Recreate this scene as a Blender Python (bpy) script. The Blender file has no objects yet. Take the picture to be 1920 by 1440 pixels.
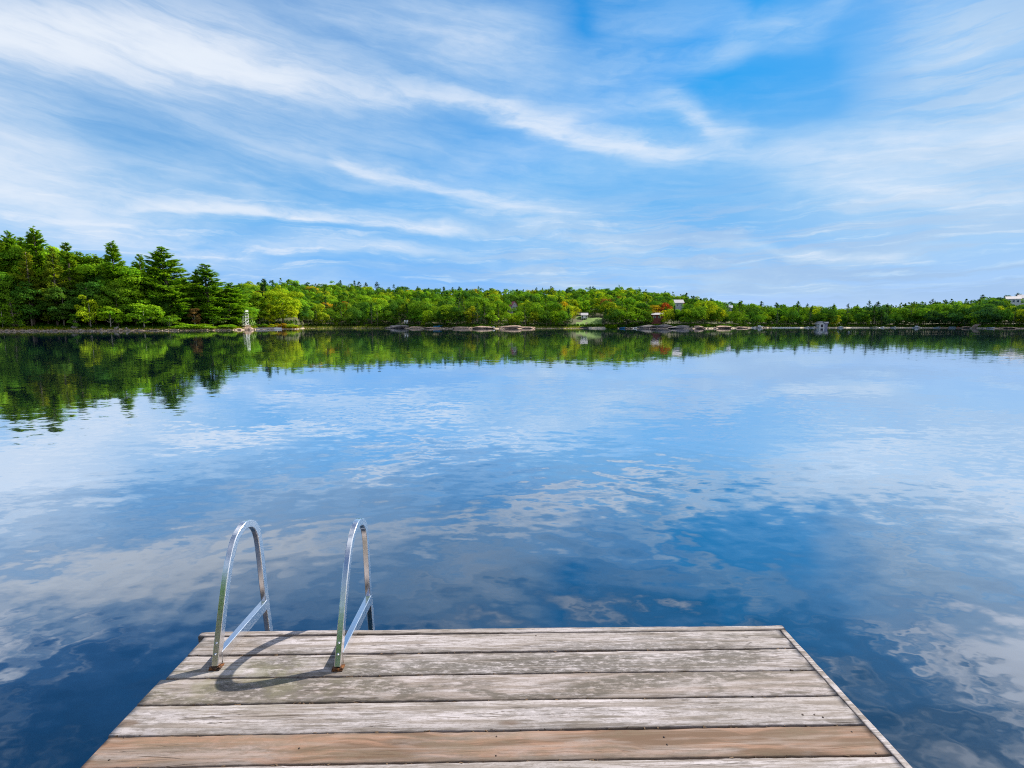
import bpy, bmesh, math, random
import numpy as np
from mathutils import Vector, Matrix
R_ = math.radians
rng = np.random.default_rng(7)
random.seed(7)
S = bpy.context.scene
COL = S.collection

# ------------------------------------------------------------------ camera
F_PX, HORIZON = 920.0, 608.0
PITCH = math.atan((720 - HORIZON) / F_PX)
CAM = np.array([0.0, 0.0, 2.1])
SP, CP = math.sin(PITCH), math.cos(PITCH)
cam = bpy.data.cameras.new('camera')
cam.sensor_width = 36
cam.lens = 36 * F_PX / 1920
cam.clip_start, cam.clip_end = 0.05, 6000
cam_o = bpy.data.objects.new('camera', cam)
COL.objects.link(cam_o)
cam_o.location = CAM
cam_o.rotation_euler = (R_(90) - PITCH, 0, 0)
S.camera = cam_o

def ray(px, py):
    u, v = (px - 960) / F_PX, (720 - py) / F_PX
    return np.array([u, CP + v * SP, -SP + v * CP])
def at(px, py, Y):
    d = ray(px, py)
    return CAM + d * (Y / d[1])
def on_z(px, py, z=0.0):
    d = ray(px, py)
    return CAM + d * ((z - CAM[2]) / d[2])
def to_px(P):
    q = np.asarray(P) - CAM
    dep = q[1] * CP - q[2] * SP
    up = q[1] * SP + q[2] * CP
    return 960 + F_PX * q[0] / dep, 720 - F_PX * up / dep
def az_of(px):                       # azimuth of a column at the horizon
    return math.atan2((px - 960) / F_PX * CP, 1.0)
def px_of(az):
    return 960 + math.tan(az) * F_PX / CP

# ------------------------------------------------------------------ node helper
class NT:
    def __init__(self, tree):
        self.t = tree; tree.nodes.clear()
    def n(self, kind, **kw):
        nd = self.t.nodes.new(kind)
        for k, v in kw.items(): setattr(nd, k, v)
        return nd
    def put(self, sock, v):
        if v is None: return
        if isinstance(v, bpy.types.NodeSocket): self.t.links.new(v, sock)
        elif isinstance(v, (tuple, list)) and len(v) == 3 and sock.type == 'RGBA': sock.default_value = (*v, 1)
        else: sock.default_value = v
    def m(self, op, a, b=None, c=None, clamp=False):
        nd = self.n('ShaderNodeMath', operation=op, use_clamp=clamp)
        for s, v in zip(nd.inputs, (a, b, c)): self.put(s, v)
        return nd.outputs[0]
    def vm(self, op, a, b=None):
        nd = self.n('ShaderNodeVectorMath', operation=op)
        self.put(nd.inputs[0], a)
        if b is not None: self.put(nd.inputs[1], b)
        return nd.outputs['Value'] if op in ('LENGTH', 'DOT_PRODUCT') else nd.outputs[0]
    def sep(self, v):
        nd = self.n('ShaderNodeSeparateXYZ'); self.put(nd.inputs[0], v); return nd.outputs
    def comb(self, x=0.0, y=0.0, z=0.0):
        nd = self.n('ShaderNodeCombineXYZ')
        for s, v in zip(nd.inputs, (x, y, z)): self.put(s, v)
        return nd.outputs[0]
    def noise(self, vec, scale, detail=4.0, rough=0.5, dist=0.0, col=False):
        nd = self.n('ShaderNodeTexNoise')
        self.put(nd.inputs['Vector'], vec); self.put(nd.inputs['Scale'], scale)
        nd.inputs['Detail'].default_value = detail; nd.inputs['Roughness'].default_value = rough
        nd.inputs['Distortion'].default_value = dist
        return nd.outputs['Color' if col else 'Fac']
    def ss(self, x, lo, hi, a=0.0, b=1.0):
        nd = self.n('ShaderNodeMapRange', interpolation_type='SMOOTHSTEP')
        for s, v in zip(nd.inputs, (x, lo, hi, a, b)): self.put(s, v)
        return nd.outputs[0]
    def mix(self, f, a, b, mode='MIX'):
        nd = self.n('ShaderNodeMix', data_type='RGBA', blend_type=mode)
        self.put(nd.inputs[0], f); self.put(nd.inputs[6], a); self.put(nd.inputs[7], b)
        return nd.outputs[2]
    def attr(self, name, kind='GEOMETRY'):
        return self.n('ShaderNodeAttribute', attribute_name=name, attribute_type=kind).outputs

def material(name):
    m = bpy.data.materials.new(name); m.use_nodes = True
    return m, NT(m.node_tree)
def principled(T, base, rough=0.6, **kw):
    p = T.n('ShaderNodeBsdfPrincipled'); o = T.n('ShaderNodeOutputMaterial')
    T.put(p.inputs['Base Color'], base); T.put(p.inputs['Roughness'], rough)
    for k, v in kw.items(): T.put(p.inputs[k.replace('_', ' ')], v)
    T.t.links.new(p.outputs[0], o.inputs[0])
    return p
def bump(T, h, strength, dist):
    b = T.n('ShaderNodeBump'); T.put(b.inputs['Height'], h)
    b.inputs['Strength'].default_value = strength; b.inputs['Distance'].default_value = dist
    return b.outputs[0]

# ------------------------------------------------------------------ objects helper
def tag(o, label=None, cat=None, group=None, kind=None):
    for k, v in (('label', label), ('category', cat), ('group', group), ('kind', kind)):
        if v: o[k] = v
    return o
def link(o, parent=None):
    COL.objects.link(o)
    if parent is not None: o.parent = parent
    return o
def empty(name, loc=(0, 0, 0), rz=0.0):
    o = bpy.data.objects.new(name, None); o.empty_display_size = 0.2
    o.location = loc; o.rotation_euler = (0, 0, rz)
    return link(o)
def mesh_obj(name, me, parent=None):
    return link(bpy.data.objects.new(name, me), parent)

class MB:
    """collects vertices and faces (with material slots) for one mesh"""
    def __init__(self): self.v, self.f, self.mi, self.sm = [], [], [], []
    def add(self, vs, fs, mi=0, smooth=False):
        b = len(self.v)
        self.v += [tuple(map(float, q)) for q in vs]
        for f in fs:
            self.f.append([b + i for i in f]); self.mi.append(mi); self.sm.append(smooth)
        return self
    def box(self, c, s, rz=0.0, mi=0, M=None):
        x, y, z = s[0] / 2, s[1] / 2, s[2] / 2
        vs = [Vector((sx * x, sy * y, sz * z)) for sz in (-1, 1) for sy in (-1, 1) for sx in (-1, 1)]
        Q = M if M is not None else Matrix.Rotation(rz, 3, 'Z')
        vs = [Q @ q + Vector(c) for q in vs]
        return self.add(vs, [(0, 2, 3, 1), (4, 5, 7, 6), (0, 1, 5, 4), (2, 6, 7, 3), (0, 4, 6, 2), (1, 3, 7, 5)], mi)
    def bar(self, a, b, w, d=None, mi=0, up=(0, 0, 1)):
        a, b = Vector(a), Vector(b); d = d or w
        t = (b - a); L = t.length; t.normalize()
        u = Vector(up)
        if abs(t.dot(u)) > .95: u = Vector((1, 0, 0))
        s = t.cross(u).normalized(); n = s.cross(t).normalized()
        M = Matrix((s, t, n)).transposed()
        return self.box((a + b) / 2, (w, L, d), M=M, mi=mi)
    def tube(self, pts, radii, n=8, mi=0, caps=True):
        pts = [Vector(q) for q in pts]; vs, fs = [], []
        for i, q in enumerate(pts):
            t = (pts[min(i + 1, len(pts) - 1)] - pts[max(i - 1, 0)]).normalized()
            u = Vector((0, 1, 0)) if abs(t.y) < .9 else Vector((1, 0, 0))
            s = t.cross(u).normalized(); w = s.cross(t)
            for k in range(n):
                a = 2 * math.pi * k / n
                vs.append(q + (s * math.cos(a) + w * math.sin(a)) * radii[i])
        for i in range(len(pts) - 1):
            for k in range(n):
                k2 = (k + 1) % n
                fs.append((i * n + k, i * n + k2, (i + 1) * n + k2, (i + 1) * n + k))
        if caps:
            fs.append(tuple(range(n))[::-1]); fs.append(tuple((len(pts) - 1) * n + k for k in range(n)))
        return self.add(vs, fs, mi, True)
    def mesh(self, name, mats):
        me = bpy.data.meshes.new(name)
        me.from_pydata(self.v, [], self.f)
        for m in (mats if isinstance(mats, (list, tuple)) else [mats]): me.materials.append(m)
        me.polygons.foreach_set('material_index', self.mi)
        me.polygons.foreach_set('use_smooth', self.sm)
        me.update()
        return me
    def build(self, name, mats, parent=None):
        return mesh_obj(name, self.mesh(name, mats), parent)

def np_mesh(name, V, Q, mats, col=None, mi=None, smooth=False):
    """fast mesh of quads from numpy arrays, one colour per face"""
    me = bpy.data.meshes.new(name)
    V = np.ascontiguousarray(V, dtype=np.float32); Q = np.ascontiguousarray(Q, dtype=np.int32)
    n = len(Q)
    me.vertices.add(len(V)); me.vertices.foreach_set('co', V.ravel())
    me.loops.add(n * 4); me.loops.foreach_set('vertex_index', Q.ravel())
    me.polygons.add(n)
    me.polygons.foreach_set('loop_start', np.arange(0, 4 * n, 4, dtype=np.int32))
    for m in (mats if isinstance(mats, (list, tuple)) else [mats]): me.materials.append(m)
    if mi is not None: me.polygons.foreach_set('material_index', np.asarray(mi, dtype=np.int32))
    me.update(calc_edges=True)
    me.polygons.foreach_set('use_smooth', [smooth] * n)
    if col is not None:
        a = me.attributes.new('col', 'FLOAT_COLOR', 'FACE')
        c = np.ones((n, 4), dtype=np.float32); c[:, :3] = col
        a.data.foreach_set('color', c.ravel())
    return me
def unit(a): return a / np.maximum(np.linalg.norm(a, axis=-1, keepdims=True), 1e-9)
def cards(C, D, N, L, W):
    """quads centred at C, long axis D, facing N, length L, width W"""
    D = unit(D); Sd = unit(np.cross(N, D)); n = len(C)
    L = np.broadcast_to(np.asarray(L, float), (n,))[:, None] / 2; W = np.broadcast_to(np.asarray(W, float), (n,))[:, None] / 2
    V = np.stack([C - D * L, C + Sd * W, C + D * L, C - Sd * W], 1).reshape(-1, 3)
    return V, np.arange(4 * n).reshape(n, 4)
# ------------------------------------------------------------------ light and sky
SUN_EL, SUN_AZ = R_(41), R_(51)              # azimuth from +Y towards +X
S.render.engine = 'CYCLES'
S.view_settings.view_transform = 'Standard'; S.view_settings.look = 'None'
S.view_settings.gamma = 1.0; S.view_settings.use_curve_mapping = False
S.view_settings.exposure = 0.55
S.cycles.use_denoising = False
S.cycles.denoising_input_passes = 'RGB_ALBEDO_NORMAL'
S.cycles.filter_width = 1.1; S.cycles.max_bounces = 6; S.cycles.diffuse_bounces = 3; S.cycles.glossy_bounces = 3
S.cycles.transmission_bounces = 3; S.cycles.transparent_max_bounces = 4
S.cycles.caustics_reflective = False; S.cycles.caustics_refractive = False
sun = bpy.data.lights.new('sun', 'SUN'); sun.energy = 5.0; sun.angle = R_(0.53); sun.color = (1.0, 0.93, 0.82)
sun_o = link(bpy.data.objects.new('sun', sun))
sd = Vector((math.sin(SUN_AZ) * math.cos(SUN_EL), math.cos(SUN_AZ) * math.cos(SUN_EL), math.sin(SUN_EL)))
sun_o.rotation_euler = sd.to_track_quat('Z', 'Y').to_euler()
sun_o.location = (30, 10, 40)

def az_el(px, py):
    d = ray(px, py); d = d / np.linalg.norm(d)
    return math.degrees(math.atan2(d[0], d[1])), math.degrees(math.asin(d[2]))

W = bpy.data.worlds.new('World'); S.world = W; W.use_nodes = True
T = NT(W.node_tree)
gen = T.n('ShaderNodeTexCoord').outputs['Generated']
sky = T.n('ShaderNodeTexSky', sky_type='NISHITA', sun_disc=False, sun_elevation=SUN_EL, sun_rotation=SUN_AZ,
          altitude=200, air_density=1.0, dust_density=0.3, ozone_density=2.0)
x, y, z = T.sep(gen)
DEG = 180 / math.pi
az = T.m('MULTIPLY', T.m('ARCTAN2', x, y), DEG)
el = T.m('MULTIPLY', T.m('ARCSINE', z), DEG)
# wind-blown warp shared by all clouds
P0 = T.comb(az, el, 0.0)
w1 = T.noise(T.vm('MULTIPLY', P0, (0.035, 0.09, 1)), 1.0, 3, 0.55, col=True)
w2 = T.noise(T.vm('MULTIPLY', P0, (0.16, 0.5, 1)), 1.0, 4, 0.6, col=True)
wx = T.sep(w1); wy = T.sep(w2)
azw = T.m('ADD', az, T.m('ADD', T.m('MULTIPLY_ADD', wx[0], 9.0, -4.5), T.m('MULTIPLY_ADD', wy[0], 2.6, -1.3)))
elw = T.m('ADD', el, T.m('ADD', T.m('MULTIPLY_ADD', wx[1], 3.0, -1.5), T.m('MULTIPLY_ADD', wy[1], 1.5, -0.75)))
def curve(x, pts, x0, x1, y1):
    """a smooth function of one number (Float Curve node)"""
    nd = T.n('ShaderNodeFloatCurve'); c = nd.mapping.curves[0]
    nd.mapping.use_clip = False
    n = [((p - x0) / (x1 - x0), q / y1) for p, q in pts]
    c.points[0].location = n[0]; c.points[1].location = n[-1]
    for p in n[1:-1]: c.points.new(*p)
    for p in c.points: p.handle_type = 'AUTO_CLAMPED'
    nd.mapping.extend = 'HORIZONTAL'; nd.mapping.update()
    T.put(nd.inputs['Value'], T.m('DIVIDE', T.m('SUBTRACT', x, x0), x1 - x0))
    return T.m('MULTIPLY', nd.outputs[0], y1)
rot = T.n('ShaderNodeVectorRotate', rotation_type='Z_AXIS'); T.put(rot.inputs['Vector'], T.comb(azw, elw, 0.0)); rot.inputs['Angle'].default_value = R_(8)
fib = T.noise(T.vm('MULTIPLY', rot.outputs[0], (0.045, 0.42, 1)), 1.0, 8, 0.64)          # long fibres
fib2 = T.noise(T.vm('MULTIPLY', rot.outputs[0], (0.022, 0.14, 1)), 1.0, 6, 0.58)
soft = T.noise(T.vm('MULTIPLY', P0, (0.05, 0.13, 1)), 1.0, 6, 0.58)
shred = T.noise(T.vm('MULTIPLY', T.comb(azw, elw, 0.0), (0.22, 0.75, 1)), 1.0, 6, 0.62, 0.4)
def streak(pts, up, down):
    """one band of cirrus: where it runs (azimuth -> elevation), how dense it is along its way, how soft above and below"""
    ae = [(az_el(p[0], p[1]), p[2]) for p in pts]
    c = curve(azw, [(q[0][0], q[0][1]) for q in ae], -60, 60, 40.0)
    am = curve(azw, [(q[0][0], q[1]) for q in ae], -60, 60, 1.0)
    d = T.m('SUBTRACT', elw, c)
    w = T.ss(d, -0.15, 0.15, down, up)
    r = T.m('DIVIDE', d, w)
    return T.m('MULTIPLY', T.m('EXPONENT', T.m('MULTIPLY', T.m('MULTIPLY', r, r), -1.0)), am)
def total(items):
    o = items[0]
    for i in items[1:]: o = T.m('ADD', o, i)
    return o
upA = T.ss(az, az_el(950, 200)[0], az_el(200, 100)[0], 1.3, 3.6); dnA = T.ss(az, az_el(1000, 200)[0], az_el(200, 100)[0], .8, 2.0)
streaks = total([
    streak([(-200, -20, .9), (0, 60, 1), (200, 92, 1), (400, 122, .95), (540, 160, .8), (640, 172, .5), (800, 188, .55), (920, 208, .65), (1020, 245, .8), (1120, 270, .75), (1230, 280, .45), (1340, 288, 0)], upA, dnA),
    streak([(600, 295, 0), (680, 325, .55), (760, 345, .45), (840, 362, .6), (960, 388, .5), (1060, 403, .2), (1130, 405, 0)], .75, .5),
    streak([(220, 392, 0), (300, 393, .5), (420, 396, .7), (520, 408, .65), (650, 420, .6), (780, 432, .55), (900, 437, .25), (970, 437, 0)], .75, .45),
    streak([(390, 478, 0), (500, 470, .35), (650, 466, .45), (800, 470, .35), (960, 480, 0)], 1.0, .7),
    streak([(1000, 250, 0), (1100, 205, .15), (1220, 190, .3), (1290, 215, .5), (1340, 252, .4), (1410, 265, 0)], 1.2, .9),
    streak([(1290, 468, 0), (1400, 458, .3), (1500, 478, .4), (1620, 484, .45), (1750, 472, .2), (1860, 470, 0)], .6, .5),
    streak([(1050, 165, 0), (1150, 140, .22), (1260, 130, .12), (1340, 105, .26), (1430, 80, .12), (1520, 60, 0)], 1.6, 1.0),
    streak([(1100, 30, 0), (1180, 45, .2), (1290, 30, .22), (1400, 20, 0)], 2.0, 1.6),
    streak([(1330, 80, 0), (1420, 60, .25), (1520, 50, .3), (1600, 10, .1), (1650, 0, 0)], 1.6, 1.2)])
veils = total([
    streak([(1380, 300, 0), (1500, 315, .5), (1650, 308, .8), (1760, 305, .68), (1850, 275, .6), (1980, 240, .5)], 3.0, 3.0),
    streak([(1540, 200, 0), (1680, 150, .34), (1780, 105, .52), (1900, 90, .48), (2000, 100, .45)], 4.5, 6.0),
    streak([(-150, 280, .35), (20, 270, .28), (100, 300, .2), (200, 340, 0)], 3.0, 4.0),
    streak([(-100, 400, .4), (120, 400, .42), (300, 430, .28), (450, 440, 0)], 3.5, 3.0),
    streak([(-150, 210, .40), (300, 250, .44), (600, 300, .44), (900, 335, .38), (1100, 340, .3), (1320, 330, .1), (1500, 320, 0)], 7.0, 8.0),
    streak([(-200, -60, .45), (300, -10, .42), (600, 20, .36), (900, 20, .28), (1100, 60, 0)], 7.0, 6.0),
    streak([(1150, 230, .0), (1300, 280, .16), (1450, 330, .25), (1700, 400, .3), (2000, 420, .3)], 3.0, 4.0),
    streak([(560, 100, 0), (760, 40, .2), (900, 90, .3), (1000, 130, .26), (1120, 150, 0)], 5.0, 4.5)])
s_m = T.m('MULTIPLY', streaks, T.m('MULTIPLY', T.ss(fib, 0.28, 0.62, 0.45, 1.15), T.ss(shred, 0.25, 0.60, 0.68, 1.08)))
v_m = T.m('MULTIPLY', veils, T.m('MULTIPLY', T.ss(soft, 0.28, 0.70, 0.50, 1.15), T.ss(fib, 0.32, 0.66, .62, 1.15)))
bg = T.m('MULTIPLY', T.ss(fib2, 0.40, 0.72), T.ss(shred, 0.30, 0.72, 0.22, 0.60))
lay = T.noise(T.vm('MULTIPLY', T.comb(azw, elw, 0.0), (0.07, 1.3, 1)), 1.0, 6, 0.62)      # thin flat layers low down
bg = T.m('ADD', T.m('MULTIPLY', bg, T.ss(el, 4.0, 26.0, 1.0, 0.5)), T.m('MULTIPLY', T.m('MULTIPLY', T.ss(lay, .50, .68, 0, .42), T.ss(shred, .3, .6)), T.ss(el, 17.0, 7.0)))
cirrus = T.m('ADD', T.m('ADD', s_m, v_m), bg)
# higher, broken altocumulus overhead (seen only in the lake)
zc = T.m('MAXIMUM', z, 0.08)
PL = T.comb(T.m('DIVIDE', x, zc), T.m('DIVIDE', y, zc), 0.0)
cw = T.noise(PL, 1.3, 3, 0.5, col=True)
PLw = T.vm('ADD', PL, T.vm('MULTIPLY', T.vm('SUBTRACT', cw, (0.5, 0.5, 0.5)), (0.22, 0.22, 0)))
big = T.noise(PLw, 1.15, 2, 0.5)
puff = T.noise(PLw, 7.5, 6, 0.6)
bias = T.m('MULTIPLY_ADD', T.sep(PL)[0], 0.035, 0.02)
cu = T.ss(T.m('ADD', T.m('ADD', T.m('MULTIPLY', big, 0.75), T.m('MULTIPLY', puff, 0.5)), bias), 0.55, 0.74)
thin = T.m('SUBTRACT', 1.0, T.m('EXPONENT', T.m('MULTIPLY', cirrus, -1.7)))
high = T.m('DIVIDE', z, T.m('MAXIMUM', y, 0.05))           # the broken deck begins well above the lake's far end
cu = T.m('MULTIPLY', cu, T.m('MAXIMUM', T.ss(high, .60, .72), T.ss(y, .15, .05)))
cloud = T.m('ADD', T.m('MULTIPLY', thin, T.ss(high, .75, .55, 0.2, 1.0)), T.m('MULTIPLY', cu, 0.9))
cloud = T.m('MULTIPLY', cloud, T.ss(el, -3.0, 2.0), clamp=True)
cloud = T.m('MINIMUM', cloud, 0.96)
# the clear sky: Nishita, seen through the polarised, saturated look of the day
sr = T.n('ShaderNodeSeparateColor'); T.put(sr.inputs[0], sky.outputs[0])
def tone(ch, k, c, lo): return T.m('MAXIMUM', T.m('MULTIPLY_ADD', T.m('LOGARITHM', T.m('MAXIMUM', sr.outputs[ch], 0.05), math.e), k, c), lo)
cc = T.n('ShaderNodeCombineColor')
T.put(cc.inputs[0], tone(0, 2.1, -1.95, 0.05)); T.put(cc.inputs[1], tone(1, 1.75, 0.08, 0.75))
T.put(cc.inputs[2], T.m('ADD', T.m('MINIMUM', T.m('MULTIPLY_ADD', sr.outputs[2], 0.85, 1.0), 6.1), T.ss(el, 14.0, 2.0, 0.0, 0.5)))
# thin lavender altostratus in flat sheets low in the sky
flat = T.noise(T.vm('MULTIPLY', T.comb(azw, elw, 0.0), (0.05, 0.62, 1)), 1.0, 7, 0.64)
reg = T.m('ADD', T.m('MULTIPLY', T.ss(el, 16.0, 8.0), T.ss(az, -12.0, 6.0, .25, 1.0)), T.m('MULTIPLY', T.ss(az, 31.0, 42.0), T.ss(el, 30.0, 22.0)), clamp=True)
lav = T.m('MULTIPLY', T.m('MULTIPLY', T.ss(flat, 0.43, 0.56, .05, .9), reg), T.ss(el, 0.5, 4.0, .35, 1.0))
deep = T.ss(T.m('DIVIDE', z, T.m('MAXIMUM', y, 0.05)), .55, 1.0, 1.0, .55)
clear = T.mix(lav, T.mix(1.0, cc.outputs[0], T.comb(deep, deep, deep), 'MULTIPLY'), (2.45, 3.75, 5.7))
white = T.mix(T.ss(cloud, 0.35, 0.95), (3.9, 5.25, 6.5), (5.7, 6.15, 6.75))
white = T.mix(T.m('MINIMUM', cu, 1.0), white, (7.8, 8.3, 9.3))         # thick puffs overhead, close to the sun, are far brighter
col = T.mix(cloud, clear, white)
bgn = T.n('ShaderNodeBackground'); T.put(bgn.inputs[0], col); bgn.inputs[1].default_value = 0.1
wo = T.n('ShaderNodeOutputWorld'); T.t.links.new(bgn.outputs[0], wo.inputs[0])
W.cycles.sampling_method = 'MANUAL'; W.cycles.sample_map_resolution = 512
# ------------------------------------------------------------------ materials
def stone_mat(name, a, b, dark, sc=0.6):
    m, T = material(name)
    P = T.n('ShaderNodeTexCoord').outputs['Object']
    n1 = T.noise(P, sc, 6, 0.6); n2 = T.noise(P, sc * 5, 5, 0.65)
    st = T.noise(T.vm('MULTIPLY', P, (sc * .5, sc * .5, sc * 6)), 1.0, 5, 0.6)
    c = T.mix(T.ss(n1, 0.38, 0.62), a, b)
    c = T.mix(T.ss(st, 0.55, 0.68), c, dark)
    c = T.mix(T.ss(n2, 0.55, 0.75, 0, .6), c, dark)
    p = principled(T, c, 0.85)
    T.put(p.inputs['Normal'], bump(T, T.m('ADD', n1, n2), 0.7, 0.3))
    return m
M_GRANITE_PINK = stone_mat('pink_granite', (.50, .34, .25), (.40, .28, .21), (.13, .10, .08))
M_GRANITE_GREY = stone_mat('grey_granite', (.20, .18, .18), (.28, .235, .21), (.06, .055, .055))
M_PEBBLE = stone_mat('shore_pebbles', (.50, .37, .27), (.34, .29, .26), (.15, .12, .10), 1.5)
M_SAND = stone_mat('beach_sand', (.60, .50, .38), (.54, .44, .33), (.42, .34, .25), 2.0)

def flat_mat(name, c, rough=0.6, var=0.12, metallic=0.0, sc=3.0, stretch=(1, 1, 1)):
    m, T = material(name)
    P = T.vm('MULTIPLY', T.n('ShaderNodeTexCoord').outputs['Object'], stretch)
    n = T.noise(P, sc, 5, 0.6)
    k = T.ss(n, 0.25, 0.75, 1 - var, 1 + var)
    cc = T.mix(1.0, c, T.comb(k, k, k), 'MULTIPLY')
    principled(T, cc, rough, Metallic=metallic)
    return m
M_WHITE = flat_mat('white_paint', (.78, .78, .76), 0.5)
M_GREYPAINT = flat_mat('grey_paint', (.42, .44, .48), 0.6)
M_LILAC = flat_mat('lilac_siding', (.46, .42, .52), 0.7, stretch=(.3, .3, 8))
M_REDROOF = flat_mat('crimson_roof', (.36, .06, .09), 0.7)
M_BROWNRED = flat_mat('red_brown_logs', (.24, .06, .045), 0.7, stretch=(.3, .3, 6))
M_GREYROOF = flat_mat('grey_shingles', (.42, .40, .42), 0.8)
M_BLUEROOF = flat_mat('blue_grey_roof', (.33, .37, .45), 0.8)
M_TAN = flat_mat('tan_boards', (.52, .37, .19), 0.7, stretch=(.3, .3, 6))
M_DARK = flat_mat('dark_timber_and_shade', (.035, .035, .045), 0.8)
M_GLASS, _T = material('window_glass'); principled(_T, (.03, .045, .06), 0.06, Specular_IOR_Level=0.8)
M_BLUEHULL = flat_mat('blue_hull', (.02, .22, .48), 0.35)
M_WHITEHULL = flat_mat('white_hull', (.80, .80, .80), 0.3)
M_GREYHULL = flat_mat('aluminium_hull', (.55, .56, .58), 0.4, metallic=.3)
M_REDHULL = flat_mat('red_hull', (.45, .04, .04), 0.35)
M_CREAMHULL = flat_mat('cream_hull', (.72, .66, .45), 0.35)
M_NAVY = flat_mat('navy_cover', (.03, .05, .12), 0.7)
M_GREENPOLE = flat_mat('green_pole', (.02, .05, .04), 0.6)
M_BARK = flat_mat('bark', (.20, .16, .125), 0.95, .4, sc=2.0, stretch=(3, 3, .5))
M_BARKPALE = flat_mat('pale_bark', (.36, .32, .28), 0.95, .3, sc=2.0, stretch=(3, 3, .5))

def leaf_mat(name, transl=0.35):
    m, T = material(name)
    a = T.attr('col'); oc = T.n('ShaderNodeObjectInfo').outputs['Color']
    base = T.mix(1.0, a['Color'], oc, 'MULTIPLY')
    d = T.n('ShaderNodeBsdfDiffuse'); T.put(d.inputs[0], base)
    t = T.n('ShaderNodeBsdfTranslucent')
    T.put(t.inputs[0], T.mix(1.0, base, (1.15, 1.1, .45), 'MULTIPLY'))
    mx = T.n('ShaderNodeMixShader'); mx.inputs[0].default_value = transl
    T.t.links.new(d.outputs[0], mx.inputs[1]); T.t.links.new(t.outputs[0], mx.inputs[2])
    o = T.n('ShaderNodeOutputMaterial'); T.t.links.new(mx.outputs[0], o.inputs[0])
    return m
M_LEAF = leaf_mat('leaves', 0.42)
M_NEEDLE = leaf_mat('pine_needles', 0.42)

# ------------------------------------------------------------------ land and lake
SH = [(-900, 640), (-300, 625), (0, 621.3), (200, 620.6), (330, 620), (430, 619.2), (462, 618.6), (474, 618.6), (484, 617.4), (520, 617.2), (558, 617.0),
      (568, 615.6), (640, 615.3), (732, 615.2), (760, 615.8), (800, 616.2), (900, 616.6), (1000, 616.0), (1100, 615.6), (1160, 616.0),
      (1200, 616.0), (1300, 616.6), (1370, 615.6), (1440, 614.6), (1560, 614.7), (1700, 614.7), (1800, 615.0), (1850, 616.0), (1920, 616.0), (2300, 617), (3200, 622)]
_a, _r = [], []
for px, py in SH:
    q = on_z(px, py); _a.append(math.atan2(q[0], q[1])); _r.append(math.hypot(q[0], q[1]))
_a = [-math.pi, R_(-150), R_(-110), R_(-75)] + _a + [R_(80), R_(115), R_(150), math.pi]
_r = [26, 34, 70, 110] + _r + [210, 90, 36, 26]
_o = np.argsort(_a); SA = np.array(_a)[_o]; SR = np.array(_r)[_o]
def shore_r(a): return np.interp(a, SA, SR)
# hill: (column, skyline row of the photo incl. trees, distance behind the shore, tree height taken off)
SKY = [(-500, 470, 60, 24), (0, 470, 60, 24), (200, 500, 60, 22), (400, 536, 90, 16), (470, 528, 190, 11), (560, 525, 230, 10), (640, 531, 230, 10), (700, 537, 230, 10), (820, 543, 220, 10), (1000, 545, 220, 10), (1080, 540, 220, 10),
       (1150, 538, 230, 10), (1220, 545, 220, 10), (1300, 558, 190, 11), (1350, 566, 170, 11), (1420, 572, 150, 11), (1500, 574, 130, 11), (1580, 579, 120, 11), (1640, 574, 190, 12),
       (1700, 569, 230, 12), (1780, 563, 260, 12), (1850, 556, 270, 12), (1920, 551, 270, 12), (2300, 545, 270, 12)]
_ha, _hd, _hh = [], [], []
for px, py, dd, th in SKY:
    a = az_of(px); r = float(shore_r(a)) + dd
    Y = r * math.cos(a); q = at(px, py, Y)
    _ha.append(a); _hd.append(dd); _hh.append(max(2.5, q[2] - th))
HA = np.array([-math.pi, R_(-70)] + _ha + [R_(75), math.pi]); HD = np.array([60, 60] + _hd + [200, 60]); HH = np.array([8, 8] + _hh + [18, 8])
def sst(x): x = np.clip(x, 0, 1); return x * x * (3 - 2 * x)
def lump(x, y):
    return (np.sin(x * .11 + 1.3) * np.cos(y * .093) + .6 * np.sin(x * .23 + y * .19) + .4 * np.sin(x * .47 - y * .41 + 2)) / 2
def ground_h(x, y):
    x = np.asarray(x, float); y = np.asarray(y, float)
    a = np.arctan2(x, y); r = np.hypot(x, y); e = r - shore_r(a)
    d = np.interp(a, HA, HD); h = np.interp(a, HA, HH)
    rise = np.where(e < 0, e * .22, .55 * (1 - np.exp(-np.maximum(e, 0) / 1.2)) + .9 * sst(e / 14))
    t = (e - 8) / np.maximum(d - 8, 1)
    hill = (h - 1.45) * np.where(t < 1, np.where(t < 0, 0, np.power(np.clip(t, 0, 1), .85)), np.exp(-((t - 1) * .9) ** 2))
    return np.maximum(rise + hill + lump(x, y) * np.clip(e / 40, 0, 1) * 1.2, -2.5)
azs = np.concatenate([np.arange(-180, -48, 4.0), np.arange(-48, 48, .35), np.arange(48, 180.1, 4.0)]) * math.pi / 180
azs[-1] = math.pi
es = np.concatenate([[-14, -6, -2, -.7, 0, .4, .9, 1.6, 2.6, 4, 6, 9, 13], np.arange(19, 330, 11), [380, 500, 800, 1400, 2400]])
V = []
for a in azs:
    r = shore_r(a) + es
    V.append(np.stack([np.sin(a) * r, np.cos(a) * r, ground_h(np.sin(a) * r, np.cos(a) * r)], 1))
V = np.array(V); na, ne = V.shape[:2]
idx = np.arange(na * ne).reshape(na, ne)
Q = np.stack([idx[:-1, :-1], idx[:-1, 1:], idx[1:, 1:], idx[1:, :-1]], -1).reshape(-1, 4)
M_GROUND, T = material('forest_floor')
P = T.n('ShaderNodeTexCoord').outputs['Object']
n1 = T.noise(P, .25, 6, .6); n2 = T.noise(P, 2.2, 5, .65)
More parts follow.
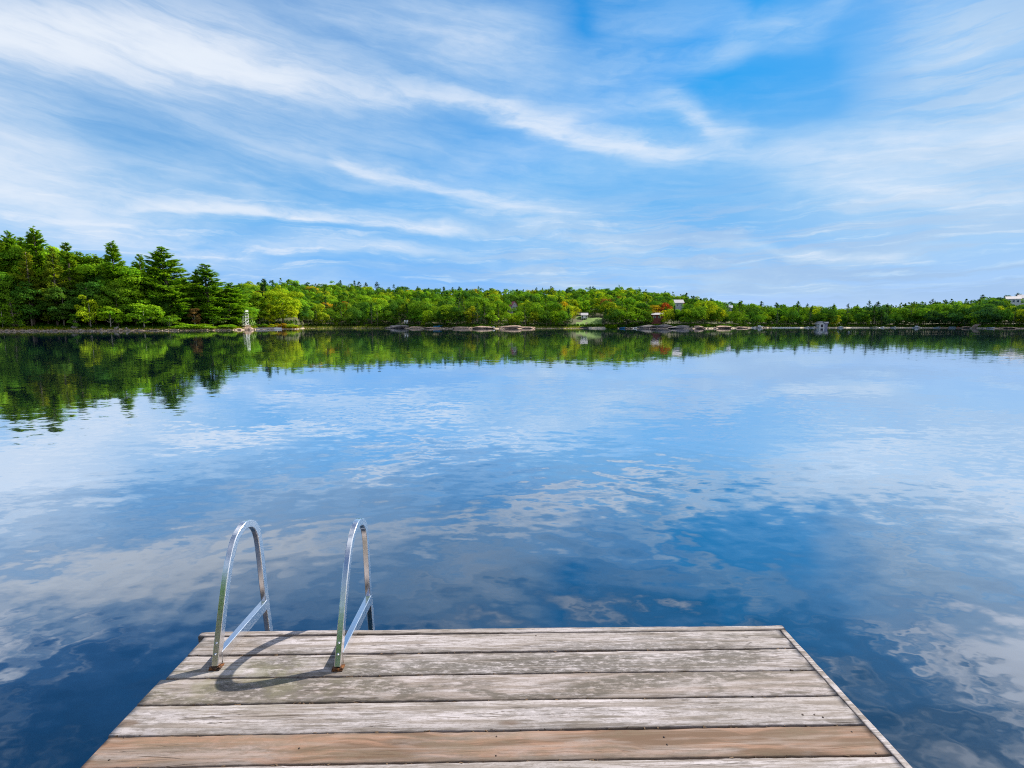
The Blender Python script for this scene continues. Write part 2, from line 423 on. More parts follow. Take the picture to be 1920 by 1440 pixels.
c = T.mix(T.ss(n1, .35, .65), (.055, .075, .018), (.10, .085, .04)); c = T.mix(T.ss(n2, .5, .7), c, (.035, .045, .012))
zz = T.sep(T.n('ShaderNodeNewGeometry').outputs['Position'])[2]
c = T.mix(T.ss(T.m('MULTIPLY_ADD', n2, .5, zz), .78, .45), c, (.42, .31, .23))
principled(T, c, .95)
land = mesh_obj('shore_land', np_mesh('shore_land', V.reshape(-1, 3), Q, M_GROUND, smooth=True)); tag(land, kind='structure')

# lake
M_WATER, T = material('lake_water')
P = T.n('ShaderNodeNewGeometry').outputs['Position']
X = T.sep(P)
dist = T.vm('LENGTH', P)
swell = T.sep(T.noise(T.vm('MULTIPLY', P, (.7, 1.3, 1)), 1.0, 2, .5, col=True))
chop = T.sep(T.noise(T.vm('MULTIPLY', P, (2.6, 5.2, 1)), 1.0, 3, .5, col=True))
fine = T.sep(T.noise(T.vm('MULTIPLY', P, (9, 13, 1)), 1.0, 2, .5, col=True))
calm = T.ss(T.noise(T.vm('MULTIPLY', P, (.05, .11, 1)), 1.0, 3, .55), .35, .65, .45, 1.15)
fall = T.m('ADD', T.m('MULTIPLY', T.ss(dist, 3.0, 22.0, 1.0, 0.0), .82), T.ss(dist, 10.0, 120.0, .18, .07))
amp = T.m('MULTIPLY', calm, fall)
def rings(cx, cy, lam, r0, width, a):
    q = T.vm('SUBTRACT', P, (cx, cy, 0)); r = T.m('ADD', T.vm('LENGTH', q), T.m('MULTIPLY_ADD', swell[2], .9, -.45))
    env = T.m('EXPONENT', T.m('MULTIPLY', T.m('POWER', T.m('DIVIDE', T.m('SUBTRACT', r, r0), width), 2.0), -1.0))
    s = T.m('MULTIPLY', T.m('MULTIPLY', T.m('SINE', T.m('MULTIPLY', r, 6.283 / lam)), env), a)
    u = T.vm('NORMALIZE', q); us = T.sep(u)
    return T.m('MULTIPLY', us[0], s), T.m('MULTIPLY', us[1], s)
r1 = rings(1.0, 5.2, .46, 1.4, 2.4, .012)
r2 = rings(-.6, 3.0, .26, 2.2, 1.4, .006)
def slope(k, ring):
    s = T.m('ADD', T.m('MULTIPLY_ADD', swell[k], .085, -.0425), T.m('ADD', T.m('MULTIPLY_ADD', chop[k], .13, -.065), T.m('MULTIPLY_ADD', fine[k], .05, -.025)))
    return T.m('ADD', T.m('MULTIPLY', s, amp), ring)
sx = slope(0, T.m('ADD', r1[0], r2[0])); sy = slope(1, T.m('ADD', r1[1], r2[1]))
# a thin line of wind ripple far out on the right
yl = T.m('ADD', X[1], T.m('MULTIPLY', T.noise(T.vm('MULTIPLY', P, (.02, 0, 0)), 1.0, 2), 6.0))
line = T.m('MULTIPLY', T.m('MULTIPLY', T.ss(yl, 100.0, 102.0), T.ss(yl, 107.0, 105.0)), T.ss(X[0], 66.0, 86.0))
sy = T.m('ADD', sy, T.m('MULTIPLY', line, -.10))
N = T.vm('NORMALIZE', T.comb(T.m('MULTIPLY', sx, -1.0), T.m('MULTIPLY', sy, -1.0), 1.0))
lw = T.n('ShaderNodeLayerWeight'); T.put(lw.inputs['Normal'], N); lw.inputs['Blend'].default_value = .5
fac = T.m('MINIMUM', T.m('MULTIPLY_ADD', T.m('POWER', lw.outputs['Facing'], 3.0), 1.95, .03), .93)
gl = T.n('ShaderNodeBsdfGlossy'); gl.inputs['Roughness'].default_value = 0.03; T.put(gl.inputs['Normal'], N); gl.inputs[0].default_value = (.93, .96, 1, 1)
df = T.n('ShaderNodeBsdfDiffuse'); df.inputs[0].default_value = (.003, .019, .044, 1)
mx = T.n('ShaderNodeMixShader'); T.put(mx.inputs[0], fac)
T.t.links.new(df.outputs[0], mx.inputs[1]); T.t.links.new(gl.outputs[0], mx.inputs[2])
o = T.n('ShaderNodeOutputMaterial'); T.t.links.new(mx.outputs[0], o.inputs[0])
mb = MB(); mb.add([(-900, -900, 0), (900, -900, 0), (900, 900, 0), (-900, 900, 0)], [(0, 1, 2, 3)])
tag(mb.build('lake_water', M_WATER), kind='structure')

# ------------------------------------------------------------------ dock (its own axes: u across, t away from the camera)
YAW = R_(1.1)
DU = np.array([math.cos(YAW), math.sin(YAW)]); DT = np.array([-math.sin(YAW), math.cos(YAW)])
DECK_Z = 0.6
DL, DRT, DF = -1.448, 1.397, 2.258           # left edge, right edge, front edge
M_WOOD, T = material('weathered_boards')
P = T.n('ShaderNodeTexCoord').outputs['Object']
bid = T.attr('board')['Color']
bs = T.n('ShaderNodeSeparateColor'); T.put(bs.inputs[0], bid)
Pb = T.vm('ADD', P, T.vm('MULTIPLY', bid, (7.3, 3.1, 5.7)))
X = T.sep(P)
grain = T.noise(T.vm('MULTIPLY', Pb, (2.2, 42, 30)), 1.0, 6, .62, .3)
fineg = T.noise(T.vm('MULTIPLY', Pb, (8, 95, 70)), 1.0, 5, .7)
blot = T.noise(T.vm('MULTIPLY', Pb, (1.5, 6.5, 5)), 1.0, 5, .6, .5)
spk = T.noise(T.vm('MULTIPLY', Pb, (22, 60, 50)), 1.0, 6, .72)
pale = T.mix(T.ss(blot, .35, .65), (.46, .42, .43), (.335, .30, .29))
c = T.mix(T.ss(grain, .47, .60, 0, .75), pale, (.20, .165, .14))
c = T.mix(T.ss(fineg, .50, .60, 0, .7), c, (.15, .125, .105))
c = T.mix(T.ss(T.noise(T.vm('MULTIPLY', Pb, (60, 110, 90)), 1.0, 3, .7), .52, .66, 0, .45), c, (.17, .14, .12))
mild = T.m('MULTIPLY', T.ss(T.noise(T.vm('MULTIPLY', Pb, (1.4, 7.0, 6)), 1.0, 5, .66, .8), .42, .56), T.ss(spk, .36, .54))
mild = T.m('MULTIPLY', mild, bs.outputs[1])
c = T.mix(T.m('MULTIPLY', mild, .85), c, (.085, .076, .064))
crk = T.noise(T.vm('MULTIPLY', Pb, (1.3, 26, 20)), 1.0, 3, .5, .6)
crk = T.m('MULTIPLY', T.ss(T.m('ABSOLUTE', T.m('SUBTRACT', crk, .5)), .012, .003), T.ss(T.noise(T.vm('MULTIPLY', Pb, (2.2, 9, 7)), 1.0, 3), .52, .62))
c = T.mix(T.m('MULTIPLY', crk, .8), c, (.06, .045, .035))
vo = T.n('ShaderNodeTexVoronoi'); T.put(vo.inputs['Vector'], T.vm('MULTIPLY', Pb, (2.1, 7.5, 6))); vo.inputs['Scale'].default_value = 1.0
knot = T.m('MULTIPLY', T.ss(vo.outputs['Distance'], .16, .09), T.ss(T.sep(vo.outputs['Color'])[0], .80, .82))
c = T.mix(T.m('MULTIPLY', knot, .75), c, (.12, .08, .055))
# green algae by the ladder and the warm brown board
gcx = T.m('DIVIDE', T.m('SUBTRACT', X[0], -1.08), .42); gcy = T.m('DIVIDE', T.m('SUBTRACT', X[1], 1.93), .13)
gm = T.m('EXPONENT', T.m('MULTIPLY', T.m('ADD', T.m('MULTIPLY', gcx, gcx), T.m('MULTIPLY', gcy, gcy)), -1.0))
alg = T.m('MULTIPLY', T.m('MULTIPLY', gm, T.ss(T.noise(P, 9.0, 5, .65), .42, .62)), .5)
c = T.mix(alg, c, (.19, .185, .10))
warp = T.vm('ADD', T.vm('MULTIPLY', Pb, (1.1, 17, 9)), T.vm('MULTIPLY', T.noise(T.vm('MULTIPLY', Pb, (2.0, 5, 5)), 1.0, 3, .5, col=True), (0, 2.3, 0)))
rg = T.noise(warp, 1.6, 4, .55)
red = T.mix(T.ss(rg, .40, .56), (.27, .16, .11), (.14, .088, .058))
red = T.mix(T.ss(grain, .45, .66, 0, .6), red, (.31, .24, .205)); red = T.mix(T.ss(fineg, .55, .72, 0, .5), red, (.17, .10, .06))
red = T.mix(T.m('MULTIPLY', mild, .7), red, (.15, .12, .08))
bare = T.ss(blot, .50, .66)                              # where the grey weathering has worn over the brown
red = T.mix(T.m('MULTIPLY', bare, .6), red, c)
c = T.mix(bs.outputs[2], c, red)
edge = T.attr('edge')['Fac']
c = T.mix(T.m('MULTIPLY', edge, .6), c, (.10, .07, .05))
hgt = T.m('ADD', T.m('MULTIPLY_ADD', crk, -1.2, T.m('MULTIPLY', grain, .6)), T.m('ADD', T.m('MULTIPLY', fineg, .35), T.m('MULTIPLY', spk, .35)))
p = principled(T, c, .82, Specular_IOR_Level=.25)
T.put(p.inputs['Normal'], bump(T, hgt, .55, .004))
M_NAIL = flat_mat('rusty_nails', (.05, .03, .022), .8)
M_DEBRIS = flat_mat('pine_debris', (.11, .07, .04), .95, .5, sc=30)

dock = empty('dock', (0, 0, 0), YAW); tag(dock, 'grey weathered wooden dock of wide boards at the bottom of the picture', 'dock')
# board boundaries read from the photo (distance along the dock)
bounds = [DF - .021]
for py in (1222, 1264, 1313, 1369, 1428):
    q = on_z(940, py, DECK_Z); bounds.append(float(q[:2] @ DT))
while bounds[-1] > -4.0: bounds.append(bounds[-1] - .1425)
def board_rows(t0, t1, u0, u1, seed, red, mild, nseg=110):
    """one board as a ribbon: rounded edges, slight cup, ragged ends"""
    g = np.random.default_rng(seed)
    us = np.linspace(u0, u1, nseg + 1)
    us[0] += g.uniform(-.010, .010)
    n = nseg + 1
    def wob(s): 
        k = np.cumsum(g.normal(0, s, n)); k -= np.linspace(k[0], k[-1], n); return np.clip(k, -.0035, .0035) + g.normal(0, .0005, n)
    e0, e1 = wob(.0006), wob(.0006)
    prof = [(0, -.034, 1), (0, -.004, 1), (.0025, -.0012, .8), (.005, 0, .1), (.25, .0, 0), (.5, -.0006, 0), (.75, .0, 0), (-.005, 0, .1), (-.0025, -.0012, .8), (-0.0, -.004, 1), (-0.0, -.034, 1)]
    V = []; ed = []
    for j, (o, zz, w) in enumerate(prof):
        if j in (4, 5, 6): tt = t0 + (t1 - t0) * o
        elif j < 4: tt = t0 + o + e0
        else: tt = t1 + o + e1
        chip = (np.abs(g.normal(0, .0010, n)) + np.where(g.random(n) < .06, g.uniform(0, .003, n), 0)) * w
        V.append(np.stack([us, np.broadcast_to(tt, (n,)), zz - chip], 1)); ed.append(w)
    V = np.array(V); m = len(prof)
    ii = np.arange(m * n).reshape(m, n)
    Qs = np.stack([ii[:-1, :-1], ii[:-1, 1:], ii[1:, 1:], ii[1:, :-1]], -1).reshape(-1, 4)
    ends = []
    for cidx in (0, n - 1):
        L = ii[:, cidx]
        for a, b in ((0, 10), (1, 9), (2, 8), (3, 7)):
            ends.append([L[a], L[a + 1], L[b - 1], L[b]] if a < 3 else [L[3], L[4], L[6], L[7]])
    Qs = np.concatenate([Qs, np.array(ends)])
    Ed = np.repeat(np.array(ed)[:, None], n, 1).ravel()
    return V.reshape(-1, 3), Qs, Ed, (g.random(), mild, red)
def deck_mesh(name, boards):
    Vs, Qs, Es, Bs, base = [], [], [], [], 0
    for b in boards:
        v, q, e, c = b
        Vs.append(v); Qs.append(q + base); Es.append(e); Bs.append(np.repeat([[*c]], len(v), 0)); base += len(v)
    V = np.concatenate(Vs); V[:, 2] += DECK_Z
    me = np_mesh(name, V, np.concatenate(Qs), M_WOOD, smooth=True)
    a = me.attributes.new('edge', 'FLOAT', 'POINT'); a.data.foreach_set('value', np.concatenate(Es).astype(np.float32))
    a = me.attributes.new('board', 'FLOAT_COLOR', 'POINT'); B = np.concatenate(Bs); B = np.concatenate([B, np.ones((len(B), 1))], 1)
    a.data.foreach_set('color', B.astype(np.float32).ravel())
    return me
boards = []; MILD = [.75, .95, 1.0, .4, .6, .3]
for i in range(len(bounds) - 1):
    t1, t0 = bounds[i] - rng.uniform(.0008, .0022), bounds[i + 1] + rng.uniform(.0006, .002)
    boards.append(board_rows(t0, t1, DL, DRT - .034, 100 + i, 1.0 if i == 4 else (0.15 if i == 2 else 0.0), MILD[i] if i < 6 else rng.uniform(.3, 1)))
decking = mesh_obj('decking', deck_mesh('decking', boards), dock)
bm_ = MB()
rough = lambda s: [board_rows(*s)]
ft = mesh_obj('front_trim', deck_mesh('front_trim', [board_rows(DF - .018, DF + .018, DL - .02, DRT + .002, 900, 0, .3)]), dock)
# side trim runs along the dock: build across then turn it
v, q, e, c = board_rows(0, .030, -4.0, DF - .02, 901, 0, .25, 200)
v = np.stack([DRT - v[:, 1] + .001, v[:, 0], v[:, 2]], 1)
st_ = mesh_obj('side_trim', deck_mesh('side_trim', [(v, q, e, c)]), dock)
# beams and piles below
mb = MB()
for uu in (DL + .05, DRT - .05): mb.box((uu, -.87, DECK_Z - .125), (.05, 6.2, .17))
mb.box((0, DF - .045, DECK_Z - .125), (DRT - DL - .16, .05, .17)); mb.box((0, .4, DECK_Z - .125), (DRT - DL - .16, .05, .17))
M_BEAM = flat_mat('beam_timber', (.17, .135, .11), .85, .25, sc=4, stretch=(1, 1, 8))
mb.build('frame_beam', M_BEAM, dock)
for uu in (DL + .14, DRT - .14):
    for tt in (DF - .16, -1.6):
        m2 = MB(); m2.tube([(uu, tt, DECK_Z - .05), (uu, tt, -3)], [.075, .075], 12); m2.build('pile', M_BEAM, dock)
# nails (dark little heads) and debris caught in the gaps
def deck_pt(px, py): 
    q = on_z(px, py, DECK_Z)[:2]; return float(q @ DU), float(q @ DT)
for px, py in ((233, 1383), (561, 1403), (931, 1381), (930, 1417), (1245, 1382), (1251, 1396), (1597, 1372), (1642, 1412), (1505, 1340), (1527, 1340), (1543, 1345), (1005, 1192), (935, 1187), (1483, 1256), (1482, 1211), (205, 1425)):
    u, t = deck_pt(px, py); r = rng.uniform(.0032, .0048)
    mb = MB(); mb.tube([(u, t, DECK_Z - .002), (u, t, DECK_Z + .0012)], [r, r * .8], 10); mb.build('nail', M_NAIL, dock)
mb = MB()
for b in bounds[1:6]:
    for k in range(70):
        u = rng.uniform(DL + .02, DRT - .06); s = rng.uniform(.002, .0055)
        o = np.array([u, b + rng.normal(0, .0016), DECK_Z - .002]); vs = [o + rng.normal(0, 1, 3) * (s * 1.6, s * .7, s * .5) for _ in range(4)]
        mb.add(vs, [(0, 1, 2), (0, 2, 3), (0, 3, 1), (1, 3, 2)])
dbo = mb.build('debris', M_DEBRIS, dock); tag(dbo, kind='stuff')

# ------------------------------------------------------------------ ladder: two square-tube handrails
M_ALU, T = material('brushed_aluminium')
P = T.n('ShaderNodeTexCoord').outputs['Object']
n = T.noise(P, 140, 3, .6); n2 = T.noise(P, 9, 5, .65)
c = T.mix(T.ss(n2, .35, .75), (.88, .88, .90), (.76, .75, .75))
p = principled(T, c, T.ss(n2, .2, .8, .17, .26), Metallic=1.0)
T.put(p.inputs['Normal'], bump(T, n2, .03, .004))
M_BOLT = flat_mat('bolt_steel', (.72, .72, .74), .3, metallic=1.0)
M_RUST, T = material('rusty_bracket')
P = T.n('ShaderNodeTexCoord').outputs['Object']
n = T.noise(P, 55, 5, .6)
principled(T, T.mix(T.ss(n, .42, .58), (.035, .022, .018), (.20, .075, .02)), .7, Metallic=.3)
def catmull(P, n=10):
    P = [np.array(q, float) for q in P]; P = [2 * P[0] - P[1]] + P + [2 * P[-1] - P[-2]]; out = []
    for i in range(1, len(P) - 2):
        for k in range(n):
            t = k / n; a, b, c, d = P[i - 1:i + 3]
            out.append(.5 * (2 * b + (c - a) * t + (2 * a - 5 * b + 4 * c - d) * t * t + (3 * b - a - 3 * c + d) * t ** 3))
    out.append(P[-2]); return out
def square_tube(mb, pts, w, d, rad=.004):
    """rounded-rectangle tube; the path lies in the plane u = const, w across it, d in it"""
    ring = []
    for sx, sz in ((1, 1), (-1, 1), (-1, -1), (1, -1)):
        cx, cz = sx * (w / 2 - rad), sz * (d / 2 - rad)
        a0 = {(1, 1): 0, (-1, 1): 90, (-1, -1): 180, (1, -1): 270}[(sx, sz)]
        for k in range(4):
            a = R_(a0 + 30 * k); ring.append((cx + rad * math.cos(a), cz + rad * math.sin(a)))
    nr = len(ring); vs, fs = [], []
    for i, q in enumerate(pts):
        t = pts[min(i + 1, len(pts) - 1)] - pts[max(i - 1, 0)]; t = t / np.linalg.norm(t)
        nrm = np.array([0, -t[2], t[1]])
        for (a, b) in ring: vs.append(q + np.array([a, 0, 0]) + nrm * b)
    for i in range(len(pts) - 1):
        for k in range(nr):
            k2 = (k + 1) % nr; fs.append((i * nr + k, i * nr + k2, (i + 1) * nr + k2, (i + 1) * nr + k))
    fs.append(tuple(range(nr))[::-1]); fs.append(tuple((len(pts) - 1) * nr + k for k in range(nr)))
    mb.add(vs, fs, 0, False)
    return mb
# --- ladder thing
L0, L1 = -1.262, -.724
lad = empty('dock_ladder', (0, 0, DECK_Z), YAW); tag(lad, 'aluminium swim ladder with two hooped handrails bolted to the dock edge', 'ladder')
hoopA = [(2.020, .012), (2.095, .233), (2.150, .372), (2.196, .455), (2.248, .506), (2.318, .527), (2.388, .502), (2.430, .435), (2.447, .32), (2.459, .16), (2.474, .0), (2.490, -.16), (2.55, -.75)]
hoopB = [(2.004, .012), (2.098, .233), (2.166, .372), (2.218, .452), (2.275, .499), (2.352, .518), (2.428, .490), (2.474, .42), (2.487, .30), (2.497, .11), (2.512, -.01), (2.530, -.18), (2.58, -.75)]
for u, hp in ((L0, hoopA), (L1, hoopB)):
    mb = MB(); path = catmull([(u, t, zz) for t, zz in hp], 8)
    square_tube(mb, path, .027, .037)
    rail = mb.build('handrail', M_ALU, lad)
    mb = MB(); t0 = hp[0][0] + .012; t1 = np.interp(0.02, [hp[-2][1], hp[-4][1]], [hp[-2][0], hp[-4][0]]) - .012
    square_tube(mb, [np.array([u + .001, t0 + .010, .033]), np.array([u + .001, (t0 + t1) / 2, .031]), np.array([u + .001, t1, .029])], .029, .052, .003)
    mb.build('brace', M_ALU, lad)
    for zz in (.062, .104):
        mb = MB()
        tt = np.interp(zz, [hp[0][1], hp[1][1]], [hp[0][0], hp[1][0]]) - .0165
        mb.tube([(u, tt, zz), (u, tt - .004, zz)], [.0072, .0066], 6); mb.tube([(u, tt - .004, zz), (u, tt - .007, zz)], [.004, .003], 8); mb.build('bolt', M_BOLT, lad)
    mb = MB(); t0 = hp[0][0]
    mb.box((u, t0 - .002, .003), (.046, .042, .006)); mb.box((u - .004, t0 - .021, .008), (.026, .006, .010))
    mb.tube([(u + .019, t0 - .014, .005), (u + .019, t0 - .014, .013)], [.006, .005], 6); mb.tube([(u - .019, t0 - .014, .005), (u - .019, t0 - .014, .012)], [.006, .005], 6)
    mb.build('foot_bracket', M_RUST, lad)
for k in range(3):
    zz = -.34 - .22 * k; tt = 2.515 + .02 * k
    mb = MB(); mb.box(((L0 + L1) / 2, tt, zz), (L1 - L0 - .026, .075, .022)); mb.build('step', M_ALU, lad)
# ------------------------------------------------------------------ tree shapes
def tree_seed(s): return np.random.default_rng(s)
def leafy(seed, H=12.0, R=4.6, low=.22, lobes=26, n=3200, size=.42, flat=1.0, cone=0.0, nj=.42, lr=(.24, .42), limbs=9):
    """crown: leaf clumps on many overlapping lobes, with gaps; returns (trunk MB, V, Q, colour)"""
    g = tree_seed(seed); C = []; rad = []
    mid = H * (low + 1) / 2; hz = H * (1 - low) / 2
    while len(C) < lobes:
        p = g.normal(0, 1, 3); p /= np.linalg.norm(p); k = g.uniform(.45, .86)
        q = p * k
        zrel = q[2] * .5 + .5
        w = 1.0 - cone * zrel * .85
        c = np.array([q[0] * R * w, q[1] * R * w, mid + q[2] * hz])
        r = R * g.uniform(*lr) * (1 - .45 * cone * zrel)
        c[2] = min(c[2], H - r * .75)
        C.append(c); rad.append(r)
    C = np.array(C); rad = np.array(rad)
    which = g.choice(lobes, n, p=rad ** 2 / (rad ** 2).sum())
    d = g.normal(0, 1, (n, 3)); d[:, 2] = np.abs(d[:, 2]) * 1.1 - .35; d = unit(d)
    sh = g.uniform(.72, 1.08, n)
    P = C[which] + d * (rad[which] * sh)[:, None] * np.array([1, 1, .78 * flat])
    dd = np.linalg.norm((P[:, None] - C[None]) / rad[None, :, None], axis=2).min(1)
    keep = dd > .62
    P, d, which = P[keep], d[keep], which[keep]; m = len(P)
    N = unit(d + np.array([0, 0, .45]) + g.normal(0, nj, (m, 3)))
    D = unit(np.cross(N, g.normal(0, 1, (m, 3))))
    sz = size * g.uniform(.6, 1.35, m)
    V, Q = cards(P, D, N, sz, sz * g.uniform(.55, .9, m))
    lt = g.uniform(.82, 1.2, lobes)[which] * g.uniform(.78, 1.25, m)
    hue = g.normal(0, .08, lobes)[which] + g.normal(0, .06, m)
    col = np.stack([lt * (1 + hue), lt, lt * (1 - hue)], 1)
    tr = MB(); b = g.normal(0, .25, 2)
    top = np.array([b[0], b[1], H * (.8 if limbs else .55)])
    tr.tube([(0, 0, -.6), (b[0] * .3, b[1] * .3, H * .2), (b[0] * .7, b[1] * .7, H * .5), top], [H * .019, H * .015, H * .010, H * .004], 7)
    for c in C[np.argsort(C[:, 2])][: min(limbs, lobes)]:
        s = g.uniform(.18, .45) * H
        a = np.array([b[0] * s / H, b[1] * s / H, s]); mid_ = (a + c) / 2 + np.array([0, 0, .3])
        tr.tube([a, mid_, c], [H * .007, H * .0055, H * .002], 5)
    return tr, V, Q, col
def pine(seed, H=26.0, R=4.6, low=.18, n_b=6, dens=46, whorl=.85, size=.55, top=.5, droop=.0):
    """white pine: whorls of nearly level branches carrying flat plumes of needles"""
    g = tree_seed(seed); Cs, Ds, Ns, Ls, Ws, K = [], [], [], [], [], []
    tr = MB(); bx, by = g.normal(0, .3, 2)
    tr.tube([(0, 0, -.6), (bx * .4, by * .4, H * .4), (bx, by, H * .75), (bx, by, H * .985)], [H * .0135, H * .011, H * .006, H * .0012], 7)
    z = H * low; side = g.uniform(.75, 1.15, 8)
    while z < H * .99:
        t = (z / H - low) / (1 - low)
        prof = (1 - t) ** .72 * (.62 + .38 * min(1, t / .16)) + .05
        for k in range(n_b if t < .9 else 4):
            a = g.uniform(0, 2 * math.pi)
            L = R * prof * g.uniform(.55, 1.22) * side[int(a / (2 * math.pi) * 8) % 8]
            if g.random() < .10 * (1 - t): continue
            zz = z + g.uniform(-.55, .55)
            rise = (.06 + top * t ** 2 - droop * (1 - t)) * L
            u = np.array([math.cos(a), math.sin(a), 0]); s = np.array([-u[1], u[0], 0])
            base = np.array([bx * zz / H, by * zz / H, zz]); tip = base + u * L + np.array([0, 0, rise])
            tr.tube([base, base + (tip - base) * .5 + np.array([0, 0, -.04 * L]), tip], [.05 * (1 - t) + .02, .035 * (1 - t) + .012, .008], 4, caps=False)
            m = max(6, int(dens * (L / R) ** 1.1)); f = g.uniform(.22, 1.06, m) ** .75
            wid = L * .30 * np.sqrt(np.clip(1.12 - np.abs(f - .55) * 1.5, .15, 1))
            off = g.normal(0, .5, m) * wid
            P = base + (tip - base) * f[:, None] + s * off[:, None] + np.array([0, 0, 1]) * (g.normal(0, .24, m) * (.5 + .5 * L / R) - .06 * np.abs(off) + .10 * L * f ** 3)[:, None]
            D = unit(u + s * (off / np.maximum(wid, .01) * .9)[:, None] + g.normal(0, .30, (m, 3)) + np.array([0, 0, .28]))
            N = unit(np.array([0, 0, .7]) + u * .45 + g.normal(0, .52, (m, 3)))
            Cs.append(P); Ds.append(D); Ns.append(N); Ls.append(size * g.uniform(.7, 1.4, m)); Ws.append(size * g.uniform(.25, .42, m))
            kk = g.uniform(.8, 1.2) * g.uniform(.8, 1.2, m); h = g.normal(0, .08)
            K.append(np.stack([kk * (1 + h), kk, kk * (1 - h)], 1))
        z += whorl * g.uniform(.45, 1.45) * (1 - .45 * t)
    V, Q = cards(np.concatenate(Cs), np.concatenate(Ds), np.concatenate(Ns), np.concatenate(Ls), np.concatenate(Ws))
    return tr, V, Q, np.concatenate(K)
def crown_mesh(nm, V, Q, col, mat): return np_mesh(nm, V, Q, mat, col)
def one_mesh(nm, spec, mat, bark):
    """small far tree: crown and trunk in a single mesh (two material slots)"""
    tr, V, Q, col = spec
    tq = [f for f in tr.f if len(f) == 4]
    Vt = np.array(tr.v); Qa = np.concatenate([Q, np.array(tq) + len(V)]); Va = np.concatenate([V, Vt])
    ca = np.concatenate([col, np.ones((len(tq), 3))]); mi = np.concatenate([np.zeros(len(Q)), np.ones(len(tq))])
    return np_mesh(nm, Va, Qa, [mat, bark], ca, mi)
near_pine = [pine(11, 26, 4.2, .06, 7, 100, .80, .70), pine(12, 26, 3.8, .12, 6, 95, .90, .70, .7), pine(13, 26, 5.2, .04, 8, 110, .76, .74, .4), pine(14, 26, 3.5, .28, 6, 100, .80, .70, .8), pine(15, 26, 4.6, .10, 7, 100, .85, .70)]
near_leaf = [leafy(21, 16, 5.0, .03, 40, 12000, .46), leafy(22, 16, 5.4, .05, 46, 13000, .46, .9), leafy(23, 16, 4.2, .03, 40, 10500, .44, 1, .55), leafy(24, 16, 6.2, .05, 54, 15000, .48, .8)]
young_leaf = [leafy(31, 6, 2.4, .10, 22, 2600, .30), leafy(32, 6, 2.6, .06, 26, 2800, .30, .8), leafy(33, 6, 1.9, .08, 18, 2200, .30, 1, .5)]
young_pine = [pine(41, 8, 2.1, .05, 6, 40, .48, .42, .5)]
FK = dict(nj=.20, lr=(.34, .52), limbs=0)
far_leaf = [leafy(51, 11, 4.9, .0, 15, 2600, .60, **FK), leafy(52, 11, 5.4, .02, 17, 2900, .60, .9, **FK), leafy(53, 11, 4.5, .0, 14, 2500, .58, 1.1, **FK), leafy(54, 11, 3.8, .0, 13, 2100, .58, 1, .6, **FK), leafy(55, 11, 5.8, .04, 19, 3000, .60, .85, **FK)]
far_pine = [pine(61, 15, 2.9, .12, 5, 15, .95, .85, .6), pine(62, 15, 2.4, .25, 5, 15, 1.0, .85, .9), pine(63, 15, 3.3, .08, 6, 15, .9, .9, .4)]
back_leaf = [leafy(71, 11, 5.2, .1, 11, 1300, .80, **FK), leafy(72, 11, 5.6, .12, 12, 1400, .80, .9, **FK), leafy(73, 11, 4.7, .08, 10, 1200, .78, 1.1, **FK)]
back_pine = [pine(81, 14, 2.7, .15, 4, 9, 1.2, 1.15, .7), pine(82, 14, 2.2, .3, 4, 9, 1.2, 1.1, 1.0)]
def parts_of(nm, spec, mat, bark):
    return spec[0].mesh(nm + '_trunk', bark), crown_mesh(nm + '_crown', *spec[1:], mat)
NP = [parts_of('pine', s, M_NEEDLE, M_BARK) for s in near_pine]; NL = [parts_of('leafy', s, M_LEAF, M_BARK) for s in near_leaf]
YL = [parts_of('young_leafy', s, M_LEAF, M_BARKPALE) for s in young_leaf]; YP = [parts_of('young_pine', s, M_NEEDLE, M_BARK) for s in young_pine]
FL = [one_mesh('far_leafy', s, M_LEAF, M_BARK) for s in far_leaf]; FP = [one_mesh('far_pine', s, M_NEEDLE, M_BARK) for s in far_pine]
KIND = {'pine': (NP, 26.0, [4.3, 3.7, 5.2, 3.4, 4.7]), 'leaf': (NL, 16.0, [4.9, 5.3, 3.9, 6.2]), 'young': (YL, 6.0, [2.4, 2.6, 1.9]), 'ypine': (YP, 8.0, [2.1])}
# leaf colours of the trees; blue-green also stands in for far haze
TONE = {'bright green': (.135, .240, .005), 'yellow-green': (.205, .265, .005), 'mid-green': (.086, .175, .006), 'deep green': (.044, .110, .008), 'blue-green': (.030, .085, .022),
        'dark pine': (.088, .170, .005), 'fresh pine': (.105, .190, .005), 'golden pine': (.125, .165, .008), 'yellow': (.44, .31, .012), 'orange': (.42, .17, .012), 'red': (.36, .055, .012), 'russet': (.22, .12, .03), 'grey-green': (.11, .14, .05)}
def tint(t, g=rng, v=.10, k=1.9):
    c = np.array(TONE[t]) * ((1.0, 1.0, .8) if t in ('yellow', 'orange', 'red', 'russet') else (k, k, k * .8)) + np.array([0, 0, .012])
    c = np.array(c) * g.uniform(1 - v, 1 + v) * (1 + g.normal(0, .04, 3)); return (*np.clip(c, 0, 1), 1.0)
TREE_NAME = {'pine': 'pine_tree', 'leaf': 'broadleaf_tree', 'young': 'young_tree', 'ypine': 'young_pine'}
used = []
